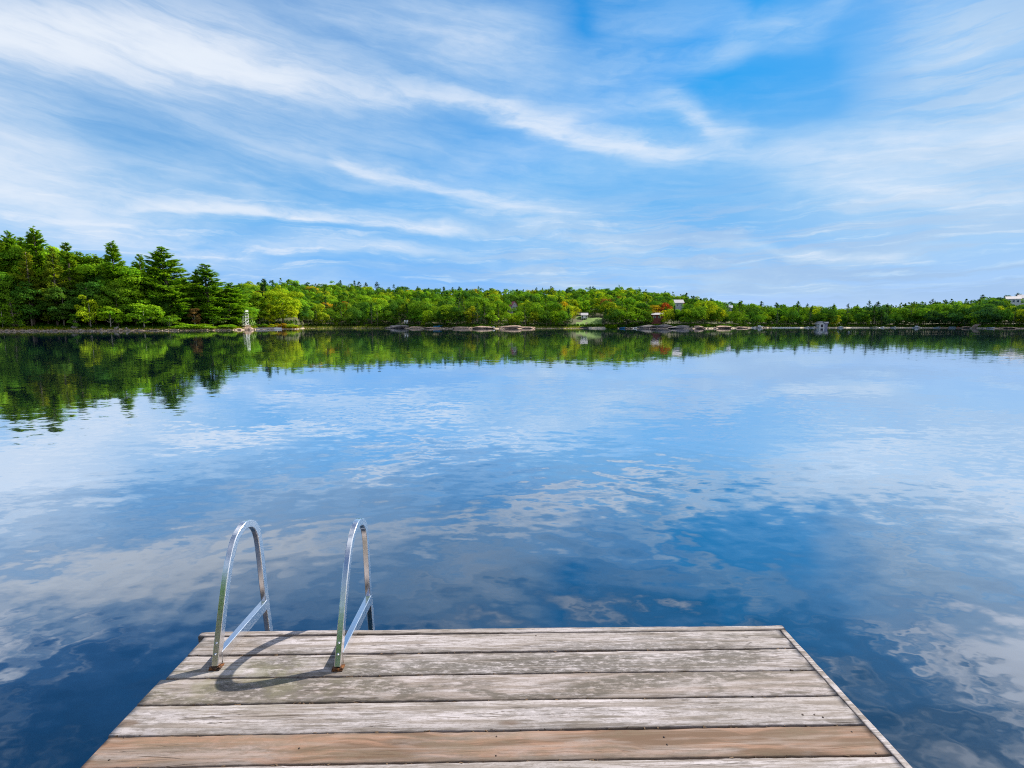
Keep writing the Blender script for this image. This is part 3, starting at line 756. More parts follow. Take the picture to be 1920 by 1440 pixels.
def plant(kind, px, ytop, e, hw, tone, label, v=None, group=None, cat='tree', hmax=99):
    """one tree with trunk and crown; e = metres behind the waterline, hw = half width of the crown in photo pixels"""
    a = az_of(px); r = float(shore_r(a)) + e; x, y = math.sin(a) * r, math.cos(a) * r
    z = float(ground_h(x, y)); top = at(px, ytop, y)[2]
    Hm = min(max(top - z, 1.5), hmax)
    protos, h0, rr = KIND[kind]; i = int(rng.integers(len(protos))) if v is None else v
    trunk, crown = protos[i]
    wm = hw / F_PX * y * (1.22 if kind == 'pine' else 1.1); s = wm / rr[i]
    o = empty(TREE_NAME[kind], (x, y, z - .1), rng.uniform(0, 6.28)); o.scale = (s, s, Hm / h0)
    tag(o, label, cat, group)
    t = mesh_obj('trunk', trunk, o); c = mesh_obj('crown', crown, o); c.color = tint(tone, v=.06)
    used.append((px, hw, y)); return o
G1 = 'tall trees on the near wooded point'
PT = [
    ('pine', 8, 430, 15, 30, 'fresh pine', 'tall pine cut off at the very edge of the picture, beside the bright young pine', 0),
    ('pine', 46, 436, 19, 30, 'dark pine', 'dark tall pine standing between the edge pine and the topmost pine', 2),
    ('pine', 84, 424, 16, 30, 'fresh pine', 'topmost pine of the point, its tufted tip above all others', 0),
    ('pine', 64, 470, 9, 22, 'golden pine', 'golden-tipped pine just in front of the topmost pine', 1),
    ('pine', 108, 466, 9, 24, 'golden pine', 'second golden-tipped pine, on the tower side of the topmost pine', 4),
    ('pine', 140, 452, 13, 24, 'fresh pine', 'slender layered pine with a brownish tip above the small yellow-green maple', 1),
    ('leaf', 185, 466, 22, 36, 'mid-green', 'rounded leafy tree on the skyline between the slender pine and tuft-topped pine', 1),
    ('leaf', 168, 520, 8, 26, 'deep green', 'deep green leafy tree rising straight behind the small yellow-green maple', 0),
    ('pine', 226, 452, 14, 22, 'dark pine', 'tuft-topped pine with a bare gap below its round tip', 3),
    ('leaf', 255, 492, 11, 38, 'bright green', 'big bright leafy tree between the tuft-topped pine and the great dark pine', 0),
    ('pine', 272, 474, 20, 18, 'dark pine', 'thin pine tip poking out above the big bright leafy tree', 1),
    ('pine', 325, 464, 13, 46, 'dark pine', 'great broad pine, widest of the point, standing free against the sky', 2),
    ('pine', 376, 503, 17, 20, 'dark pine', 'lesser twin of the two pines beyond the great broad pine', 1),
    ('pine', 394, 496, 14, 38, 'dark pine', 'taller twin of the two pines beyond the great broad pine', 4),
    ('pine', 428, 530, 12, 34, 'fresh pine', 'low spreading pine overhanging the lawn next to the slatted tower', 2),
    ('leaf', 487, 536, 10, 21, 'bright green', 'upright cone-shaped leafy tree directly beside the slatted tower', 2),
    ('leaf', 506, 560, 8, 11, 'yellow-green', 'narrow orange-flecked tree pressed against the cone-shaped tree by the tower', 2),
    ('leaf', 531, 533, 12, 34, 'yellow-green', 'big round yellow-green tree behind the pole with white boards', 3),
    ('pine', 499, 521, 32, 13, 'blue-green', 'dark pine tip showing above the cone-shaped tree', 1),
    ('leaf', 60, 520, 7, 26, 'deep green', 'shaded leafy tree low in front of the dark tall pine', 1),
    ('leaf', 120, 530, 6, 24, 'deep green', 'shaded leafy tree low in front of the slender layered pine', 0),
    ('leaf', 222, 520, 7, 28, 'mid-green', 'leafy tree filling the space under the tuft-topped pine', 3),
    ('leaf', 14, 500, 8, 24, 'mid-green', 'leafy tree half outside the picture behind the bright young pine', 0),
]
for k, px, yt, e, hw, tn, lb, v in PT: plant(k, px, yt, e, hw, tn, lb, v, G1)
G2 = 'young trees and bushes along the point'
for k, px, yt, e, hw, tn, lb, v in [
    ('ypine', 28, 558, 3.0, 17, 'fresh pine', 'bright young pine low by the water at the edge of the picture', 0),
    ('young', 170, 549, 2.6, 18, 'yellow-green', 'small yellow-green maple leaning over the shoreline rocks', 1),
    ('young', 207, 572, 2.4, 20, 'bright green', 'low bushy sapling on the bank beside the small yellow-green maple', 0),
    ('young', 270, 558, 2.6, 32, 'bright green', 'wide sunlit sapling in front of the big bright leafy tree', 1),
    ('young', 366, 573, 6.0, 13, 'russet', 'orange-tinged sapling between the great broad pine and the twin pines', 2),
    ('young', 400, 586, 7.0, 14, 'mid-green', 'small rounded bush at the foot of the twin pines', 0),
    ('young', 5, 566, 2.2, 16, 'mid-green', 'bush at the waterline in the extreme corner of the wooded point', 1),
    ('young', 142, 585, 2.5, 13, 'mid-green', 'low round bush under the slender layered pine, near the bank', 2),
    ('young', 318, 588, 3.0, 16, 'mid-green', 'low bush at the foot of the great broad pine', 0),
    ('young', 345, 604, 1.2, 20, 'bright green', 'flat leafy shrub on the bank below the great broad pine', 1),
    ('young', 385, 606, 1.2, 20, 'bright green', 'flat leafy shrub on the bank below the twin pines', 1),
    ('young', 428, 607, 1.4, 15, 'bright green', 'leafy shrub between the sandy path and the slatted tower', 0),
    ('young', 492, 606, 1.2, 9, 'mid-green', 'dark little shrub above the dark low jetty', 0),
    ('young', 510, 606, 1.3, 10, 'yellow-green', 'yellowish shrub behind the white float', 1),
    ('young', 527, 605, 1.4, 11, 'yellow', 'golden shrub on the bank behind the white float end', 0),
    ('young', 545, 606, 1.2, 11, 'yellow-green', 'yellow-green shrub at the foot of the pole with white boards', 1)]:
    plant(k, px, yt, e, hw, tn, lb, v, G2, 'shrub' if yt > 565 else 'tree')
# the dense wood behind the point: deep rows that nobody could count from here
stuff = []                                    # (proto V,Q,col,trunk) placements for the forest
def put_stuff(spec, x, y, z, s, sz, rz, tn, is_pine, k=1.9):
    stuff.append((spec, x, y, z, s, sz, rz, np.array(tint(tn, rng, .14, k))[:3], is_pine))
env = [(-400, 440), (0, 440), (85, 440), (130, 458), (190, 472), (225, 480), (260, 490), (300, 500), (350, 520), (400, 535), (450, 560)]
ex, ey = zip(*env)
for k in range(95):
    px = rng.uniform(-330, 448); e = rng.uniform(16, 62)
    a = az_of(px); r = float(shore_r(a)) + e; x, y = math.sin(a) * r, math.cos(a) * r; z = float(ground_h(x, y))
    yt = np.interp(px, ex, ey) + rng.uniform(4, 60); Hm = at(px, yt, y)[2] - z
    if Hm < 5: continue
    if rng.random() < .45: put_stuff(near_pine[int(rng.integers(5))] if k < 12 else back_pine[k % 2], x, y, z, Hm / 14 * .95 if k >= 12 else Hm / 26, Hm / 14 if k >= 12 else Hm / 26, rng.uniform(0, 6), 'dark pine', True)
    else: put_stuff(back_leaf[k % 3], x, y, z, Hm / 11 * .62, Hm / 11, rng.uniform(0, 6), rng.choice(['mid-green', 'deep green']), False)

for k in range(72):                                       # full-grown crowns closing the skyline of the point
    px = -60 + 400 * (k + rng.uniform(0, 1)) / 72; e = rng.uniform(14, 34); a = az_of(px); r = float(shore_r(a)) + e; x, y = math.sin(a) * r, math.cos(a) * r; z = float(ground_h(x, y))
    Hm = at(px, np.interp(px, ex, ey) + rng.uniform(1, 15), y)[2] - z
    if k % 3 == 0: put_stuff(near_pine[k % 5], x, y, z, Hm / 26 * 1.5, Hm / 26, rng.uniform(0, 6), rng.choice(['dark pine', 'fresh pine']), True)
    else: put_stuff(near_leaf[k % 4], x, y, z, Hm / 16 * .9, Hm / 16, rng.uniform(0, 6), rng.choice(['mid-green', 'bright green', 'mid-green', 'deep green']), False)
for k in range(16):                                       # stepping down from the twin pines to the tower
    px = 336 + 142 * (k + rng.uniform(0, 1)) / 16; e = rng.uniform(28, 48); a = az_of(px); r = float(shore_r(a)) + e; x, y = math.sin(a) * r, math.cos(a) * r; z = float(ground_h(x, y))
    Hm = at(px, np.interp(px, (336, 360, 410, 440, 478), (508, 520, 526, 538, 536)) + rng.uniform(0, 16), y)[2] - z
    put_stuff(near_leaf[k % 4], x, y, z, Hm / 16 * 1.0, Hm / 16, rng.uniform(0, 6), rng.choice(['mid-green', 'deep green', 'bright green']), False)
for k in range(46):                                       # the wood behind tower and jetty
    px = rng.uniform(442, 575); e = rng.uniform(18, 70); a = az_of(px); r = float(shore_r(a)) + e; x, y = math.sin(a) * r, math.cos(a) * r; z = float(ground_h(x, y)); Hm = rng.uniform(4, 10)
    put_stuff(back_leaf[k % 3], x, y, z - .4, Hm / 11 * 1.1, Hm / 11, rng.uniform(0, 6), rng.choice(['mid-green', 'deep green', 'bright green']), False)
for k in range(190):
    px = rng.uniform(-330, 446) if k > 60 else rng.uniform(-60, 330); e = rng.uniform(9, 45)
    a = az_of(px); r = float(shore_r(a)) + e; x, y = math.sin(a) * r, math.cos(a) * r; z = float(ground_h(x, y))
    yt = np.interp(px, ex, ey); Hm = min((at(px, yt, y)[2] - z) * .8, rng.uniform(6, 17)) * (1 if px < 340 else .6)
    if 395 < px < 480 and e < 28: continue
    if rng.random() < .3: put_stuff(back_pine[k % 2], x, y, z, Hm / 14 * 1.1, Hm / 14, rng.uniform(0, 6), 'dark pine', True)
    else: put_stuff(back_leaf[k % 3], x, y, z, max(Hm / 11 * .7, .75), Hm / 11, rng.uniform(0, 6), rng.choice(['mid-green', 'deep green', 'deep green']), False)

for k in range(150):
    px = rng.uniform(-330, 392); e = rng.uniform(18, 58); a = az_of(px); r = float(shore_r(a)) + e; x, y = math.sin(a) * r, math.cos(a) * r
    Hm = rng.uniform(3.5, 6.5); put_stuff(back_leaf[k % 3], x, y, float(ground_h(x, y)) - .8, .8, Hm / 11, rng.uniform(0, 6), 'deep green', False)

# ------------------------------------------------------------------ things on the far shore
def place(px, e):
    a = az_of(px); r = float(shore_r(a)) + e; x, y = math.sin(a) * r, math.cos(a) * r
    return x, y, float(ground_h(x, y))
def rock_mesh(seed, sx, sy, sz, mat, n=26, sharp=.22):
    g = tree_seed(seed); th = np.linspace(0, 2 * math.pi, 2 * n + 1)[:-1]; ph = np.linspace(0, math.pi, n)
    T_, P_ = np.meshgrid(th, ph); d = np.stack([np.sin(P_) * np.cos(T_), np.sin(P_) * np.sin(T_), np.cos(P_)], -1)
    k = np.ones(d.shape[:2])
    for _ in range(10):
        w = unit(g.normal(0, 1, 3)); f = g.uniform(1.5, 6); k += sharp * .45 * np.sin(d @ w * f + g.uniform(0, 6)) / (f ** .6)
    for _ in range(22):                                    # flat cleaved faces
        w = unit(g.normal(0, 1, 3)); k = np.minimum(k, g.uniform(.62, .98) / np.maximum(d @ w, .2))
    k += g.normal(0, .012, k.shape)
    V = d * k[..., None] * np.array([sx, sy, sz]); m = 2 * n
    ii = np.arange(n * m).reshape(n, m); jj = np.roll(ii, -1, 1)
    Qs = np.stack([ii[:-1], jj[:-1], jj[1:], ii[1:]], -1).reshape(-1, 4)
    return np_mesh('rock', V.reshape(-1, 3), Qs, mat, smooth=False)
def rock(px, e, wpx, hpx, mat, label, seed, name='boulder', cat='rock', group=None, deep=1.0):
    x, y, z = place(px, e); sx = wpx / F_PX * y / 2 * 1.2; h = hpx / F_PX * y * (.72 if name == 'rock_outcrop' else 1)
    o = mesh_obj(name, rock_mesh(seed, sx, sx * deep, h, mat)); o.location = (x, y, z + .05); o.rotation_euler = (0, 0, -az_of(px) + rng.uniform(-.2, .2))
    return tag(o, label, cat, group)
GR = 'granite outcrops along the far shore'
rock(757, 3.0, 50, 6.5, M_GRANITE_GREY, 'grey humped granite outcrop carrying the white garden chairs', 1, 'rock_outcrop', 'rock', GR, .7)
rock(738, 1.0, 26, 3.5, M_GRANITE_GREY, 'low grey rock toe at the reed side of the humped outcrop', 2, 'rock_outcrop', 'rock', GR, .5)
rock(785, 1.2, 34, 4.2, M_GRANITE_PINK, 'pinkish rock shelf between the grey hump and the blue boat', 3, 'rock_outcrop', 'rock', GR, .4)
rock(812, .8, 36, 3.6, M_GRANITE_PINK, 'pinkish rock shelf directly under the blue boat', 4, 'rock_outcrop', 'rock', GR, .4)
rock(868, 1.0, 46, 4.4, M_GRANITE_PINK, 'long pinkish rock shelf between the blue boat and the grey rowboats', 5, 'rock_outcrop', 'rock', GR, .35)
rock(904, 1.2, 40, 5.0, M_GRANITE_PINK, 'pinkish rock shelf on which the grey rowboats rest', 6, 'rock_outcrop', 'rock', GR, .4)
rock(950, 3.0, 52, 6.0, M_GRANITE_PINK, 'highest pinkish rock slope, under the crimson-roofed house', 7, 'rock_outcrop', 'rock', GR, .5)
rock(985, 1.2, 40, 4.0, M_GRANITE_PINK, 'tapering end of the pinkish rock slope towards the lawn', 8, 'rock_outcrop', 'rock', GR, .4)
rock(1212, 3.0, 40, 6.5, M_GRANITE_GREY, 'grey rock face right beside the white speedboat', 9, 'rock_outcrop', 'rock', GR, .5)
rock(1246, 3.5, 42, 7, M_GRANITE_GREY, 'steep grey rock face below the red-brown cabin', 10, 'rock_outcrop', 'rock', GR, .5)
rock(1278, 2.5, 44, 5.5, M_GRANITE_GREY, 'grey and pink rock ledge past the steep face below the cabin', 11, 'rock_outcrop', 'rock', GR, .5)
rock(1306, 1.4, 34, 5, M_GRANITE_PINK, 'pink rock ledge in the middle of the bare shore by the cabin', 12, 'rock_outcrop', 'rock', GR, .5)
rock(1350, 2.2, 46, 5, M_GRANITE_PINK, 'pink rock slope below the blue-roofed house', 13, 'rock_outcrop', 'rock', GR, .5)
rock(1384, .8, 34, 3, M_GRANITE_PINK, 'low pink rock strip between the pink slope and the moored speedboats', 14, 'rock_outcrop', 'rock', GR, .4)
rock(1834, 3.0, 16, 8, M_GRANITE_PINK, 'sunlit pink rock past the red kayak', 15, 'rock_outcrop', 'rock', GR, .6)
rock(1818, 1.0, 22, 3.5, M_GRANITE_PINK, 'low pale rock between the red kayak and the sunlit pink rock', 16, 'rock_outcrop', 'rock', GR, .5)
rock(1886, 1.0, 30, 3.0, M_GRANITE_PINK, 'low reddish rock strip under the hilltop white house', 17, 'rock_outcrop', 'rock', GR, .5)
rock(462, 1.2, 22, 5.0, M_GRANITE_PINK, 'pink boulder base beneath the slatted tower', 18, 'boulder', 'rock', None, .7)
rock(470, .1, 9, 4.4, M_GRANITE_PINK, 'rounded pink boulder in the water at the tower foot', 19, 'boulder', 'rock', None, .9)
rock(447, .6, 12, 3.0, M_GRANITE_PINK, 'low pink boulder on the path side of the slatted tower', 20, 'boulder', 'rock', None, .8)
rock(447, 14, 9, 4.0, M_GRANITE_PINK, 'pale tan boulder on the lawn behind the slatted tower', 21, 'boulder', 'rock', None, .8)
rock(139, 2.2, 15, 7.0, M_GRANITE_GREY, 'big grey boulder under the slender layered pine', 22, 'boulder', 'rock', None, .8)
rock(217, 1.4, 9, 7, M_GRANITE_GREY, 'upright grey boulder on the bank below the tuft-topped pine', 23, 'boulder', 'rock', None, .8)
rock(225, .3, 7, 4, M_GRANITE_PINK, 'pink boulder in front of the upright grey boulder', 24, 'boulder', 'rock', None, .9)
rock(189, .3, 5, 4, M_GRANITE_GREY, 'small pale boulder beneath the small yellow-green maple', 25, 'boulder', 'rock', None, .9)
rock(236, 1.0, 6, 5, M_GRANITE_GREY, 'grey boulder between the upright grey boulder and the wide sunlit sapling', 26, 'boulder', 'rock', None, .9)
# scattered shore stones: nobody could count them
mb = MB()
g = tree_seed(5)
def stones(p0, p1, n, smin, smax, emax=1.0):
    for _ in range(n):
        px = g.uniform(p0, p1); x, y, z = place(px, g.uniform(-.25, emax)); s = g.uniform(smin, smax) * g.uniform(.6, 1)
        vs = [];
        for d in [(1, 0, 0), (-1, 0, 0), (0, 1, 0), (0, -1, 0), (0, 0, 1), (0, 0, -1), (.7, .7, .5), (-.7, .7, .4), (.7, -.7, .5), (-.7, -.7, .5)]:
            vs.append(Vector(d) * s * g.uniform(.7, 1.2))
        bm = bmesh.new(); [bm.verts.new((q.x * 1.35, q.y, q.z * .75)) for q in vs]; r = bmesh.ops.convex_hull(bm, input=bm.verts)
        bm.verts.index_update(); bm.verts.ensure_lookup_table()
        mb.add([q.co + Vector((x, y, z + s * .2)) for q in bm.verts], [[v.index for v in f.verts] for f in bm.faces]); bm.free()
stones(-150, 440, 560, .12, .5); stones(440, 560, 70, .12, .4); stones(760, 1010, 120, .15, .5); stones(1150, 1440, 130, .15, .6); stones(1440, 1930, 110, .12, .4)
tag(mb.build('shore_stones', M_PEBBLE), 'pale stones strewn along the waterline of the lake', kind='stuff')
# grass, reeds and brush on the banks
def scatter(name, spans, mat, label, tones):
    Vs, Qs, Cs, b = [], [], [], 0
    for (p0, p1, e0, e1, n, h, tn) in spans:
        px = g.uniform(p0, p1, n); e = e0 + (e1 - e0) * g.random(n); a = np.array([az_of(q) for q in px]); r = shore_r(a) + e
        x, y = np.sin(a) * r, np.cos(a) * r; z = ground_h(x, y); hh = h * g.uniform(.45, 1.2, n)
        D = unit(np.stack([g.normal(0, .35, n), g.normal(0, .35, n), np.ones(n)], 1)); N = unit(np.cross(D, g.normal(0, 1, (n, 3))))
        V, Qd = cards(np.stack([x, y, z + hh * .42], 1), D, N, hh, hh * g.uniform(.22, .5, n))
        Vs.append(V); Qs.append(Qd + b); b += len(V)
        c = np.array(TONE[tn]); Cs.append(c * g.uniform(.7, 1.3, (n, 1)) * (1 + g.normal(0, .08, (n, 3))))
    o = mesh_obj(name, np_mesh(name, np.concatenate(Vs), np.concatenate(Qs), mat, np.clip(np.concatenate(Cs), 0, 1)))
    return tag(o, label, kind='stuff')
TONE['straw'] = (.34, .30, .10); TONE['reed'] = (.24, .28, .06); TONE['lawn'] = (.15, .25, .02)
scatter('bank_grass', [(-150, 140, .8, 4, 2200, .9, 'yellow-green'), (60, 330, 1.2, 6, 2600, 1.0, 'deep green'), (-150, 440, .5, 2.2, 2600, .7, 'straw'), (-150, 440, .6, 2.5, 1800, .8, 'yellow-green'), (300, 440, .7, 6, 2600, .8, 'bright green'), (440, 565, .8, 7, 1700, .8, 'yellow-green'), (490, 562, .8, 3, 700, .9, 'yellow'),
    (-150, 560, 6, 18, 3500, 1.2, 'deep green')], M_LEAF, 'grass and brush on the bank of the wooded point', None)
scatter('reeds', [(558, 745, -.6, 5, 3600, .8, 'reed'), (558, 700, 3, 9, 1500, 1.0, 'yellow-green'), (1136, 1157, -.5, 4, 900, 1.5, 'bright green'), (1000, 1090, -.3, 3, 900, .7, 'reed')], M_LEAF, 'pale reeds and marsh grass at the water edge', None)
scatter('undergrowth', [(560, 1940, 2.5, 9, 9000, 1.5, 'deep green'), (735, 1010, 2.2, 6, 900, .8, 'straw'), (1190, 1440, 4, 9, 1500, 1.2, 'mid-green'), (1440, 1940, 1.5, 4, 2200, 1.2, 'mid-green')], M_LEAF, 'low brush under the trees of the far shore', None)
def drape(name, p0, p1, e0, e1, mat, lift, kind='structure', nx=40, ne_=14):
    V = []
    for i in range(nx + 1):
        a = az_of(p0 + (p1 - p0) * i / nx); w = 1 - .25 * abs(2 * i / nx - 1) ** 3
        for j in range(ne_ + 1):
            r = float(shore_r(a)) + e0 + (e1 - e0) * w * j / ne_; x, y = math.sin(a) * r, math.cos(a) * r
            V.append((x, y, float(ground_h(x, y)) + lift))
    ii = np.arange((nx + 1) * (ne_ + 1)).reshape(nx + 1, ne_ + 1)
    Qs = np.stack([ii[:-1, :-1], ii[:-1, 1:], ii[1:, 1:], ii[1:, :-1]], -1).reshape(-1, 4)
    return tag(mesh_obj(name, np_mesh(name, np.array(V), Qs, mat, smooth=True)), kind=kind)
M_LAWN = flat_mat('mown_grass', (.12, .21, .022), .9, .25, sc=1.0)
M_PATH = flat_mat('pinkish_sand', (.42, .30, .24), .95, .2, sc=1.0)
drape('lawn', 1080, 1128, 3.0, 42, M_LAWN, .05); drape('beach', 1098, 1138, -.6, 3.2, M_SAND, .09)
drape('lawn', 400, 480, 5, 26, M_LAWN, .05); drape('path', 398, 428, .3, 9, M_PATH, .09)
drape('beach', 1444, 1765, -.5, 1.5, M_SAND, .10, nx=90, ne_=6); drape('beach', 1820, 1850, -.3, 1.2, M_SAND, .10)

# houses -----------------------------------------------------------
def house(name, px, ybase, wpx, e, depth, wall_h, roof_h, M_w, M_r, label, turn=0.0, gable='front', wins=(), chimney=False, porch=False, cat='house', lift=None, y_at=None):
    a = az_of(px); r = float(shore_r(a)) + e; x, y = math.sin(a) * r, math.cos(a) * r
    z = at(px, ybase, y)[2]; w = wpx / F_PX * y
    o = empty(name, (x, y, z), -a + turn); tag(o, label, cat)
    mb = MB(); hw, hd = w / 2, depth / 2
    drop = max(0.4, z - float(ground_h(x, y)) + 1.0)
    mb.box((0, 0, (wall_h - drop) / 2), (w, depth, wall_h + drop))
    if gable == 'front':
        for s in (-1, 1): mb.add([(-hw, s * hd, wall_h), (hw, s * hd, wall_h), (0, s * hd, wall_h + roof_h)], [(0, 1, 2) if s < 0 else (2, 1, 0)])
    else:
        for s in (-1, 1): mb.add([(s * hw, -hd, wall_h), (s * hw, hd, wall_h), (s * hw, 0, wall_h + roof_h)], [(0, 1, 2) if s > 0 else (2, 1, 0)])
    mb.build('wall', M_w, o)
    mb = MB(); ov = .45
    run = hw if gable == 'front' else hd; sl = math.atan2(roof_h, run); L = math.hypot(run, roof_h) + ov
    for s in (-1, 1):
        cx = s * (run + ov * math.cos(sl)) / 2; cz = wall_h + roof_h / 2 - ov * math.sin(sl) / 2 + .12
        if gable == 'front': mb.box((cx, 0, cz), (L, depth + 2 * ov, .14), M=Matrix.Rotation(s * sl, 3, 'Y'))
        else: mb.box((0, cx, cz), (w + 2 * ov, L, .14), M=Matrix.Rotation(-s * sl, 3, 'X'))
    rf = mb.build('roof', M_r, o)
    if chimney:
        mb = MB(); mb.box((w * .2, 0, wall_h + roof_h * .9), (.7, .7, roof_h * .9 + .8)); mb.build('chimney', M_GREYPAINT, o)
    for (u, zz, ww, hh) in wins:
        mb = MB(); mb.box((u * w, -hd - .03, zz), (ww + .24, .08, hh + .24)); f_ = mb.build('window', M_WHITE, o)
        mb = MB(); mb.box((u * w, -hd - .075, zz), (ww, .03, hh)); mb.build('pane', M_GLASS, f_)
    if porch:
        mb = MB(); mb.box((0, -hd - 1.1, wall_h * .62), (w * 1.02, 2.2, .14)); mb.box((0, -hd - 1.1, .1), (w, 2.2, .2))
        for s in (-.46, -.15, .15, .46): mb.box((s * w, -hd - 2.05, wall_h * .31), (.14, .14, wall_h * .62))
        mb.build('porch', M_WHITE, o)
    HOUSES.append((px - wpx * .55, px + wpx * .55, y, ybase - .45 * wall_h / y * F_PX, r)); return o
HOUSES = []
house('cottage', 962, 583.5, 11, 72, 6, 3.4, 2.4, M_LILAC, M_REDROOF, 'lilac-sided house with crimson roof peeping from the wooded slope', turn=.35, wins=((-.28, 2.2, .6, 1.2), (.02, 2.2, .6, 1.2), (.3, 2.2, .6, 1.2), (0, 4.3, .6, .7)))
house('white_house', 1095.5, 606, 11, 32, 6, 4.6, 1.2, M_WHITE, M_GREYROOF, 'white house with porch at the top of the bright lawn', gable='side', wins=((-.3, 3.6, .7, .9), (.3, 3.6, .7, .9)), porch=True)
house('cabin', 1232, 600, 19, 14, 5, 2.6, .9, M_BROWNRED, M_GREYROOF, 'red-brown log cabin with low grey roof above the rock face', gable='side', wins=((-.25, 1.5, .9, .8), (.2, 1.5, .9, .8)))
house('grey_house', 1270, 577, 15, 95, 8, 3.0, 2.0, M_GREYPAINT, M_GREYROOF, 'grey-roofed house high among the trees above the cabin', gable='side', turn=.2, wins=((-.2, 1.6, .9, .9), (.25, 1.6, .9, .9)))
house('blue_grey_house', 1366, 586, 9, 55, 6, 2.8, 1.4, M_GREYPAINT, M_BLUEROOF, 'small blue-roofed house halfway up the slope beyond the pink rocks', gable='side', wins=((0, 1.5, .9, .9),))
house('hilltop_house', 1893, 572, 19, 205, 9, 4.6, 2.0, M_WHITE, M_GREYROOF, 'white hilltop house, the wing nearer the lake centre', gable='side', turn=.15, wins=((-.3, 2.8, 1.2, 1.5), (0, 2.8, 1.2, 1.5), (.3, 2.8, 1.2, 1.5)))
house('hilltop_house', 1915, 572, 18, 212, 10, 5.4, 2.6, M_WHITE, M_GREYROOF, 'taller white hilltop house cut by the edge of the picture', gable='side', turn=.1, wins=((-.3, 3.0, 1.2, 1.6), (0, 3.0, 1.2, 1.6), (.3, 3.0, 1.2, 1.6)))
house('shed', 418, 606, 12, 30, 4, 2.4, 1.2, M_TAN, M_BLUEROOF, 'tan wooden shed half hidden under the low spreading pine', gable='side', wins=((.15, 1.3, .7, .8),), cat='shed')
bh = house('boathouse', 1537, 613.4, 9, 1.2, 5, 2.0, 1.3, M_WHITE, M_GREYROOF, 'white gabled boathouse with dark bay standing at the waterline', turn=.5, cat='boathouse')
mb = MB(); mb.box((0, -2.53, .8), (1.4, .06, 1.6)); mb.build('door', M_DARK, bh)
house('boat_shed', 1549, 613.8, 5, .4, 4, 2.4, .7, M_LILAC, M_GREYROOF, 'small lilac shed next to the white gabled boathouse', gable='side', cat='shed')

# boats ------------------------------------------------------------
def hull(mb, L, Wd, Hh, mi=0, n=14, transom=.75, inner=True):
    """open boat hull along +X (bow), with sheer and a transom"""
    ring = []
    for i in range(n + 1):
        t = i / n; w = Wd / 2 * (transom + (1 - transom) * min(1, t / .35)) if t < .45 else Wd / 2 * math.sqrt(max(0, 1 - ((t - .45) / .55) ** 2.2))
        w = max(w, .015); sheer = Hh * (1 + .75 * t ** 2.2); k = Hh * 1.1 * max(0, t - .55) ** 2 * 3
        x = L * (t - .5); xr = x + L * .10 * t ** 4
        ring.append([(xr, -w, sheer), (x, -w * .82, Hh * .45 + k), (x, 0, k), (x, w * .82, Hh * .45 + k), (xr, w, sheer), (xr, w * .88, sheer), (x, w * .66, Hh * .5 + k), (x, 0, Hh * .2 + k), (x, -w * .66, Hh * .5 + k), (xr, -w * .88, sheer)])
    vs = [p for r in ring for p in r]; m = 10; fs = []
    for i in range(n):
        for k in range(m): fs.append((i * m + k, i * m + (k + 1) % m, (i + 1) * m + (k + 1) % m, (i + 1) * m + k))
    fs.append(tuple(range(m))); return mb.add(vs, fs, mi, False)
def rowboat(px, e, Lpx, mat, label, rz=0.0, flip=False, z=None, name='rowboat', cat='boat', slim=.36, group='boats along the far shore'):
    x, y, gz = place(px, e); L = Lpx / F_PX * y
    o = empty(name, (x, y, gz + .12 if z is None else z), -az_of(px) + rz); tag(o, label, cat, group)
    mb = MB(); hull(mb, L, L * slim, L * .13); h = mb.build('hull', mat, o)
    if flip: h.rotation_euler = (math.pi, 0, 0); h.location = (0, 0, L * .17)
    else:
        for k in (-.22, .12): m2 = MB(); m2.box((k * L, 0, L * .10), (L * .07, L * slim * .8, .04)); m2.build('seat', M_TAN, o)
    return o
def motorboat(px, e, Lpx, mat, label, rz=0.0, cover=None, cuddy=False, group='boats along the far shore'):
    x, y, gz = place(px, e); L = max(Lpx / F_PX * y, 2.4) * 1.2
    o = empty('motorboat', (x, y, -.10), -az_of(px) + rz); tag(o, label, 'boat', group)
    mb = MB(); hull(mb, L, L * .40, L * .18); mb.build('hull', mat, o)
    mb = MB(); mb.box((L * .24, 0, L * .205), (L * .34, L * .26, L * .05)); mb.build('foredeck', mat, o)
    if cuddy:
        mb = MB(); mb.box((L * .05, 0, L * .30), (L * .36, L * .28, L * .20)); mb.build('cabin', M_WHITE, o)
    if cover:
        mb = MB(); mb.box((-L * .12, 0, L * .23), (L * .55, L * .34, L * .06)); mb.build('cover', cover, o)
    else:
        mb = MB(); M = Matrix.Rotation(-.5, 3, 'Y'); mb.box((L * .08, 0, L * .26), (.03, L * .30, L * .11), M=M); mb.build('windscreen', M_GLASS, o)
    mb = MB(); mb.box((-L * .53, 0, L * .19), (L * .07, L * .08, L * .10)); mb.box((-L * .54, 0, L * .06), (L * .035, L * .03, L * .20)); mb.build('outboard_motor', M_DARK, o)
    return o
rowboat(821, 2.6, 16.5, M_BLUEHULL, 'bright blue boat lying on the pink rock shelf', .1, False, None, 'rowboat')
rowboat(916, 2.6, 8.5, M_GREYHULL, 'grey rowboat, the one nearer the blue boat of the pair on the rocks', -.5)
rowboat(925, 2.4, 7.5, M_WHITEHULL, 'pale rowboat, the one nearer the crimson-roofed house of the pair', -.7, True)
motorboat(1191, -2.0, 9, M_WHITEHULL, 'white speedboat moored against the grey rocks near the lawn', .9)
motorboat(1167, -1.2, 6, M_BLUEHULL, 'small blue boat floating between the reed patch and the white speedboat', .3, M_NAVY)
motorboat(1413, -2.0, 6.5, M_WHITEHULL, 'small white boat moored past the pink rocks, first of two', .7)
motorboat(1423, -2.5, 11, M_WHITEHULL, 'longer white boat moored past the pink rocks, second of two', .2, None, True)
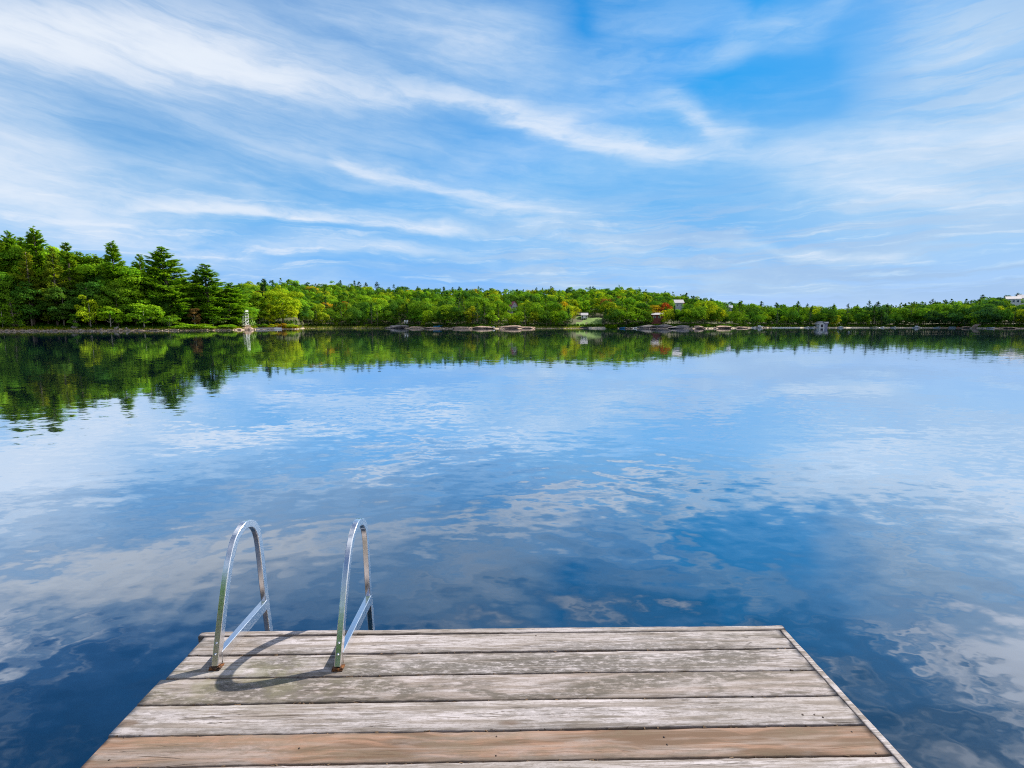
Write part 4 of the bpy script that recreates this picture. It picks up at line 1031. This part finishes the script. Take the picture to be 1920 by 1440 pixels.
motorboat(1513, -2.0, 6, M_WHITEHULL, 'small white boat moored two places before the white boathouse', .8)
motorboat(1523, -2.0, 8, M_WHITEHULL, 'white boat with navy cover moored right beside the white boathouse', .3, M_NAVY)
motorboat(1576, -2.2, 7.5, M_WHITEHULL, 'white boat with cabin moored first past the lilac shed', .1, None, True)
motorboat(1638, -2.2, 9, M_CREAMHULL, 'cream boat moored along the pale beach', .1)
motorboat(1654, -1.5, 5, M_WHITEHULL, 'little white boat moored just past the cream boat', .8)
motorboat(1675, -1.4, 5, M_WHITEHULL, 'little white boat with navy cover off the pale beach', .6, M_NAVY)
motorboat(1718, -3.5, 9, M_WHITEHULL, 'largest white cabin boat, floating off the end of the pale beach', .4, None, True)
motorboat(1757, -3.0, 7, M_WHITEHULL, 'white boat lying between the largest cabin boat and the red kayak', .2)
rowboat(1800, .4, 8, M_REDHULL, 'red kayak pulled up on the shore past the white boats', .1, True, None, 'kayak', 'kayak', .22)
motorboat(1858, -1.5, 8, M_WHITEHULL, 'white boat moored past the sunlit pink rock', .2, M_NAVY)
# docks, tower, pole, chairs
def jetty(px0, px1, e, hpx, mat, label, deep=1.6, name='jetty', cat='jetty'):
    xa, ya, _ = place(px0, e); xb, yb, _ = place(px1, e); c = ((xa + xb) / 2, (ya + yb) / 2); L = math.hypot(xb - xa, yb - ya); hh = hpx / F_PX * c[1]
    o = empty(name, (c[0], c[1], 0), math.atan2(yb - ya, xb - xa)); tag(o, label, cat)
    mb = MB(); mb.box((0, 0, hh - .05), (L, deep, .1)); mb.build('deck', mat, o)
    mb = MB(); mb.box((0, -deep / 2 + .03, hh - .10 - (hh - .10) * .45), (L - .02, .06, (hh - .12) * .9)); mb.build('skirt', mat, o)
    for s in (-.46, 0, .46): m2 = MB(); m2.tube([(s * L, deep / 2 - .12, -1), (s * L, deep / 2 - .12, hh - .1)], [.07, .07], 8); m2.build('post', M_BARK, o)
    return o
jetty(475, 511.5, -1.2, 3.4, M_DARK, 'dark low jetty on the water beside the slatted tower')  # shade on the jetty's near side is put into its dark colour
fl = jetty(511.8, 527, -1.5, 3.0, M_WHITE, 'white float tied to the end of the dark low jetty', 1.8, 'float', 'float')
mb = MB(); mb.tube([(0, .5, .3), (0, .5, 1.3)], [.08, .07], 8); mb.build('mooring_post', M_TAN, fl)
jetty(1087, 1103, -.6, 2.4, M_DARK, 'dark jetty in front of the lawn beach')
jetty(1447, 1500, -1.0, 1.4, M_WHITE, 'long pale jetty between the white moored boats and the boathouse', 1.2)
jetty(1779, 1792, -1.0, 2.6, M_GREYPAINT, 'grey jetty next to the red kayak')
# slatted tower
x, y, z = place(461, 2.4); zt = at(461, 581.3, y)[2]; zb = at(461, 610.5, y)[2]; Ht = zt - zb; wt = 7.0 / F_PX * y; dt = wt * .9
tw = empty('slatted_tower', (x, y, zb), -az_of(461) + .75); tag(tw, 'narrow white slatted climbing tower on the pink boulder by the water', 'tower')
for sx in (-1, 1):
    for sy in (-1, 1):
        mb = MB(); mb.box((sx * wt / 2, sy * dt / 2, Ht / 2 - .3), (.15, .15, Ht + .6)); mb.build('post', M_WHITE, tw)
for k in range(8):
    mb = MB(); zz = Ht * (.08 + .098 * k); mb.box((0, -dt / 2 - .10, zz), (wt + .1, .05, .13)); mb.build('slat', M_WHITE, tw)
for k in range(5):
    mb = MB(); zz = Ht * (.10 + .17 * k); mb.box((0, dt / 2 + .10, zz), (wt + .1, .05, .12)); mb.build('slat', M_WHITE, tw)
mb = MB(); mb.box((0, -dt / 2 - .10, Ht * .935), (wt + .15, .06, Ht * .13)); mb.build('top_panel', M_WHITE, tw)
mb = MB(); mb.box((0, 0, Ht * .86), (wt - .16, dt - .16, .08)); mb.build('platform', M_WHITE, tw)
mb = MB(); mb.bar((-wt / 2, -dt / 2 - .16, Ht * .10), (wt / 2, -dt / 2 - .16, Ht * .36), .04, .13); mb.build('brace', M_WHITE, tw)
mb = MB(); mb.bar((-wt / 2 - .32, -.2, -.2), (-wt / 2 - .32, -.2, Ht * .76), .09); mb.bar((-wt / 2 - .32, -.2, Ht * .76), (-wt / 2, -.2, Ht * .80), .07); mb.build('side_rail', M_WHITE, tw)
mb = MB(); mb.box((0, 0, -.1), (wt * 1.9, dt * 1.4, .3)); mb.build('plinth', M_GRANITE_PINK, tw)
# pole with two white boards
x, y, z = place(538.5, 6.0); o = empty('sign_pole', (x, y, z), -az_of(538)); tag(o, 'dark pole carrying two small white boards before the round tree', 'pole')
zb1 = at(538.5, 593, y)[2] - z; zb2 = at(541, 595.8, y)[2] - z
mb = MB(); mb.tube([(0, 0, -.3), (0, 0, zb1 + .3)], [.07, .06], 8); mb.build('pole', M_GREENPOLE, o)
mb = MB(); mb.box((-.05, -.1, zb1), (.62, .06, .78)); mb.build('board', M_WHITE, o)
mb = MB(); mb.box((.52, -.14, zb2), (.56, .06, .62)); mb.build('board', M_WHITE, o)
# two chairs on the grey rock
for px, rz, lb in ((759.6, .3, 'white garden chair on the grey rock hump, the one nearer the reeds'), (763.5, -.2, 'white garden chair on the grey rock hump, the one nearer the blue boat')):
    x, y, z = place(px, 3.2); z = at(px, 605.2, y)[2]; o = empty('garden_chair', (x, y, z), -az_of(px) + rz); tag(o, lb, 'chair', 'white chairs on the grey rock')
    mb = MB(); mb.box((0, 0, .40), (.62, .6, .06)); mb.build('seat', M_WHITE, o)
    mb = MB(); mb.box((0, .34, .85), (.66, .06, .95), M=Matrix.Rotation(-.25, 3, 'X')); mb.build('backrest', M_WHITE, o)
    for sx in (-1, 1):
        mb = MB(); mb.box((sx * .36, 0, .62), (.10, .66, .05)); mb.build('armrest', M_WHITE, o)
        for sy in (-1, 1): mb = MB(); mb.box((sx * .34, sy * .27, .1), (.07, .07, 1.0)); mb.build('leg', M_WHITE, o)
HAZE = 0.0
# ------------------------------------------------------------------ trees of the far shore
MARK = [(461, 'slatted tower'), (540, 'white-board pole'), (757, 'grey rock hump'), (821, 'blue boat'), (921, 'grey rowboats'), (962, 'crimson roof'), (1095, 'bright lawn'), (1191, 'white speedboat'),
        (1232, 'brown cabin'), (1366, 'blue-grey roof'), (1420, 'moored speedboats'), (1540, 'white boathouse'), (1638, 'cream boat'), (1718, 'largest boat'), (1800, 'red kayak'), (1900, 'hilltop house')]
NTH = ['first', 'second', 'third', 'fourth', 'fifth', 'sixth', 'seventh', 'eighth', 'ninth', 'tenth', 'eleventh', 'twelfth', 'thirteenth', 'fourteenth', 'fifteenth', 'sixteenth', 'seventeenth', 'eighteenth', 'nineteenth', 'twentieth',
       'twenty-first', 'twenty-second', 'twenty-third', 'twenty-fourth', 'twenty-fifth']
def pick_tone(px, g, pine_=False):
    far = px > 1600
    if pine_: return g.choice(['dark pine', 'blue-green', 'deep green'], p=[.45, .4, .15])
    p = dict(bright=.25, yg=.11, mid=.35, deep=.29, gg=.0) if not far else dict(bright=.12, yg=.05, mid=.42, deep=.41, gg=.0)
    if far and g.random() < .3: return 'blue-green'  # bluish distance haze painted into the leaf colour of some far trees
    return g.choice(['bright green', 'yellow-green', 'mid-green', 'deep green', 'grey-green'], p=list(p.values()))
SPECIAL = [(616, 567, 'yellow'), (645, 563, 'orange'), (597, 572, 'yellow-green'), (648, 575, 'yellow'), (835, 588, 'russet'), (1047, 570, 'yellow'), (1143, 583, 'yellow'), (1153, 590, 'russet'), (1241, 573, 'red'), (1226, 581, 'yellow'),
           (1330, 606, 'yellow'), (1281, 585, 'yellow'), (1482, 597, 'yellow'), (1554, 590, 'yellow-green'), (1780, 596, 'yellow'), (1768, 597, 'red'), (1814, 588, 'orange'), (1652, 596, 'russet'), (1098, 556, 'yellow-green')]
sp_used = set()
g = tree_seed(99)
def blocked(px, hwpx, y, ytop):
    """keep houses and the lawn in view"""
    for (a, b, yh, yb, r) in HOUSES:
        if y < yh + 2 and a - hwpx * .8 < px < b + hwpx * .8 and ytop < yb: return True
    return False
cands = []
def cand(px, e, row, pine_, Hm, tn=None):
    a = az_of(px); r = float(shore_r(a)) + e; x, y = math.sin(a) * r, math.cos(a) * r; z = float(ground_h(x, y))
    # open ground
    if 1076 < px < 1130 and e < 40: return
    if 395 < px < 480 and e < 26: return
    _, yt = to_px((x, y, z + Hm)); hw = Hm * .36 / y * F_PX
    if blocked(px, hw, y, yt):
        for k in (.75, .55, .4):
            if not blocked(px, hw * k, y, to_px((x, y, z + Hm * k))[1]): Hm *= k; break
        else: return
    for i, (sx_, sy_, st_) in enumerate(SPECIAL):
        if not pine_ and i not in sp_used and abs(px - sx_) < 5.5 and abs(yt + 3 - sy_) < 8: tn = st_; sp_used.add(i); break
    cands.append(dict(px=px, e=e, row=row, pine=pine_, H=Hm, tone=tn or pick_tone(px, g, pine_), x=x, y=y, z=z, yt=yt))
px = 566.0
while px < 1935:                                          # waterside row
    pn = g.random() < (.30 if px < 1450 else .15)
    if 735 < px < 790: e = g.uniform(7, 11)
    elif 790 < px < 1010: e = g.uniform(5, 9)
    elif 1195 < px < 1375: e = g.uniform(8, 13)
    else: e = g.uniform(3.5, 8)
    cand(px, e, 0, pn, g.uniform(9, 13) if pn else (g.uniform(6, 9.5) if g.random() < .4 else g.uniform(8, 11.5)))
    px += g.uniform(9, 15.5)
px = 562.0
while px < 1935:
    pn = g.random() < .18; cand(px, g.uniform(13, 21), 1, pn, g.uniform(11, 15) if pn else g.uniform(9, 12.5)); px += g.uniform(9, 16)
px = 560.0
while px < 1935:
    pn = g.random() < .16; cand(px, g.uniform(26, 38), 2, pn, g.uniform(10, 14) if pn else g.uniform(9, 12)); px += g.uniform(11, 18)
# skyline pines that stick out one by one
for sx_, sy_ in ((640, 526), (668, 527), (676, 528), (687, 530), (711, 529), (733, 539), (786, 537), (833, 538), (850, 539), (864, 538), (876, 540), (919, 541), (967, 542), (1003, 541), (1033, 538), (1111, 537), (1285, 553), (1298, 555), (1427, 566), (1452, 568), (1562, 573), (1640, 557 + 8), (1745, 561), (1768, 562), (1838, 553), (1878, 553), (1905, 549)):
    a = az_of(sx_); d = float(np.interp(a, HA, HD)); r = float(shore_r(a)) + d * .95; x, y = math.sin(a) * r, math.cos(a) * r; z = float(ground_h(x, y))
    Hm = float(np.clip(at(sx_, sy_, y)[2] - z, 8, 19))
    cands.append(dict(px=sx_, e=d * .95, row=3, pine=True, H=Hm, tone='blue-green', x=x, y=y, z=z, yt=sy_))
ROWS = ['waterside', 'second', 'third', 'skyline']
FORM = {0: 'tall', 1: 'low', 2: 'rounded'}
cands.sort(key=lambda c: c['px'])
bins = {}
for c in cands:
    i = max(k for k in range(len(MARK)) if MARK[k][0] <= c['px']); bins.setdefault((c['row'], c['pine'], i), []).append(c)
for (row, pn, i), cs in bins.items():
    for k, c in enumerate(cs):
        me = (FP if pn else FL)[int(g.integers(len(FP if pn else FL)))]
        h0 = 15.0 if pn else 11.0; s = c['H'] / h0
        o = mesh_obj('pine_tree' if pn else 'broadleaf_tree', me)
        w = s * (g.uniform(1.5, 2.0) if row == 3 else g.uniform(1.0, 1.35) if pn else g.uniform(.88, 1.18)); o.scale = (w, w, s); o.location = (c['x'], c['y'], c['z'] - .1); o.rotation_euler = (0, 0, g.uniform(0, 6.28))
        o.color = tint(c['tone'], g, .14, 1.55)
        nm = c['tone'].replace('dark pine', 'dark green')
        kind = 'pine' if pn else 'leafy tree'
        nxt = MARK[i + 1][1] if i + 1 < len(MARK) else 'picture edge'
        lab = f"{nm} {ROWS[row]}-row {kind}, {NTH[k]} such from {MARK[i][1]} towards {nxt}"
        tag(o, lab, 'tree', 'trees of the far shore, ' + ROWS[row] + ' row')
# the wood on the hillside behind: one mass
e0 = 42.0
while e0 < 330:
    px = (415.0 if e0 > 60 else 555.0) + g.uniform(0, 8)
    while px < 2010:
        a = az_of(px); d = float(np.interp(a, HA, HD)); e = e0 + g.uniform(-5, 5)
        if e < d + 14:
            r = float(shore_r(a)) + e; x, y = math.sin(a) * r, math.cos(a) * r; z = float(ground_h(x, y))
            pn = g.random() < ((.10 if e < d * .8 else .14) if px < 1600 else .3); Hm = g.uniform(8, 13) if pn else g.uniform(6.5, 12.5)
            yt = to_px((x, y, z + Hm))[1]; hw = Hm * .36 / y * F_PX
            if not blocked(px, hw, y, yt):
                tn = pick_tone(px, g, pn)
                if not pn:
                    for i, (sx_, sy_, st_) in enumerate(SPECIAL):
                        if i not in sp_used and abs(px - sx_) < 7 and abs(yt + 3 - sy_) < 5: tn = st_; sp_used.add(i); break
                    if g.random() < .015: tn = g.choice(['yellow', 'russet', 'orange'], p=[.4, .45, .15])
                spec = back_pine[int(g.integers(2))] if pn else back_leaf[int(g.integers(3))]
                s = Hm / (14 if pn else 11)
                put_stuff(spec, x, y, z, s * g.uniform(.9, 1.2), s, g.uniform(0, 6.28), tn, pn, 1.5)
        px += g.uniform(10.5, 16) * (1.0 if e0 < 150 else .92)
    e0 += 12.5 + .02 * e0
# trees on the shore at our back and around, mirrored in the ladder
for k in range(230):
    a = g.choice([g.uniform(R_(60), math.pi), g.uniform(-math.pi, R_(-58))]) if k < 110 else g.choice([-1, 1]) * g.uniform(R_(115), math.pi); r = float(shore_r(a)) + g.uniform(5, 40); x, y = math.sin(a) * r, math.cos(a) * r; z = float(ground_h(x, y))
    Hm = g.uniform(9, 15); pn = g.random() < .35; spec = back_pine[k % 2] if pn else back_leaf[k % 3]; s = Hm / (14 if pn else 11)
    put_stuff(spec, x, y, z, s * 1.15, s, g.uniform(0, 6.28), 'deep green' if pn else g.choice(['mid-green', 'deep green', 'bright green']), pn)
def merge_stuff(name, items, mat, label):
    Vs, Qs, Cs, b = [], [], [], 0; Vt, Qt, bt = [], [], 0
    for spec, x, y, z, s, sz, rz, col, pn in items:
        tr, V, Qd, cc = spec; c_, s_ = math.cos(rz), math.sin(rz)
        W_ = np.stack([(V[:, 0] * c_ - V[:, 1] * s_) * s + x, (V[:, 0] * s_ + V[:, 1] * c_) * s + y, V[:, 2] * sz + z - .1], 1)
        Vs.append(W_); Qs.append(Qd + b); b += len(W_); Cs.append(np.clip(cc * col, 0, 1))
    n = sum(len(q) for q in Qs)
    for spec, x, y, z, s, sz, rz, col, pn in items:          # one plain trunk each
        q = np.array([[.16, .16], [-.16, .16], [-.16, -.16], [.16, -.16]]); h = 5 * sz
        lo = np.c_[q + (x, y), np.full(4, z - .5)]; hi = np.c_[q * .5 + (x, y), np.full(4, z + h)]
        Vs.append(np.concatenate([lo, hi])); Qs.append(np.array([[0, 1, 5, 4], [1, 2, 6, 5], [2, 3, 7, 6], [3, 0, 4, 7]]) + b); b += 8; Cs.append(np.full((4, 3), .5))
    Qa = np.concatenate(Qs); mi = np.zeros(len(Qa)); mi[n:] = 1
    o = mesh_obj(name, np_mesh(name, np.concatenate(Vs), Qa, [mat, M_BARK], np.concatenate(Cs), mi)); tag(o, label, kind='stuff'); return o
print('SPECIAL left', [SPECIAL[i] for i in range(len(SPECIAL)) if i not in sp_used], 'cands', len(cands), sum(c['pine'] for c in cands), 'stuff', len(stuff))
merge_stuff('forest', [t for t in stuff if not t[8]], M_LEAF, 'leafy wood covering the hills behind the shore')
merge_stuff('pine_forest', [t for t in stuff if t[8]], M_NEEDLE, 'pines mixed through the wood on the hills')
# ------------------------------------------------------------------ air
if HAZE > 0:
    m, T = material('haze_air'); v = T.n('ShaderNodeVolumePrincipled'); v.inputs['Color'].default_value = (.78, .88, 1.0, 1); v.inputs['Density'].default_value = HAZE; v.inputs['Anisotropy'].default_value = .2
    o = T.n('ShaderNodeOutputMaterial'); T.t.links.new(v.outputs[0], o.inputs['Volume'])
    mb = MB(); mb.box((0, 150, 40), (2600, 2700, 110)); tag(mb.build('haze', m), 'thin summer haze over the lake', kind='stuff')
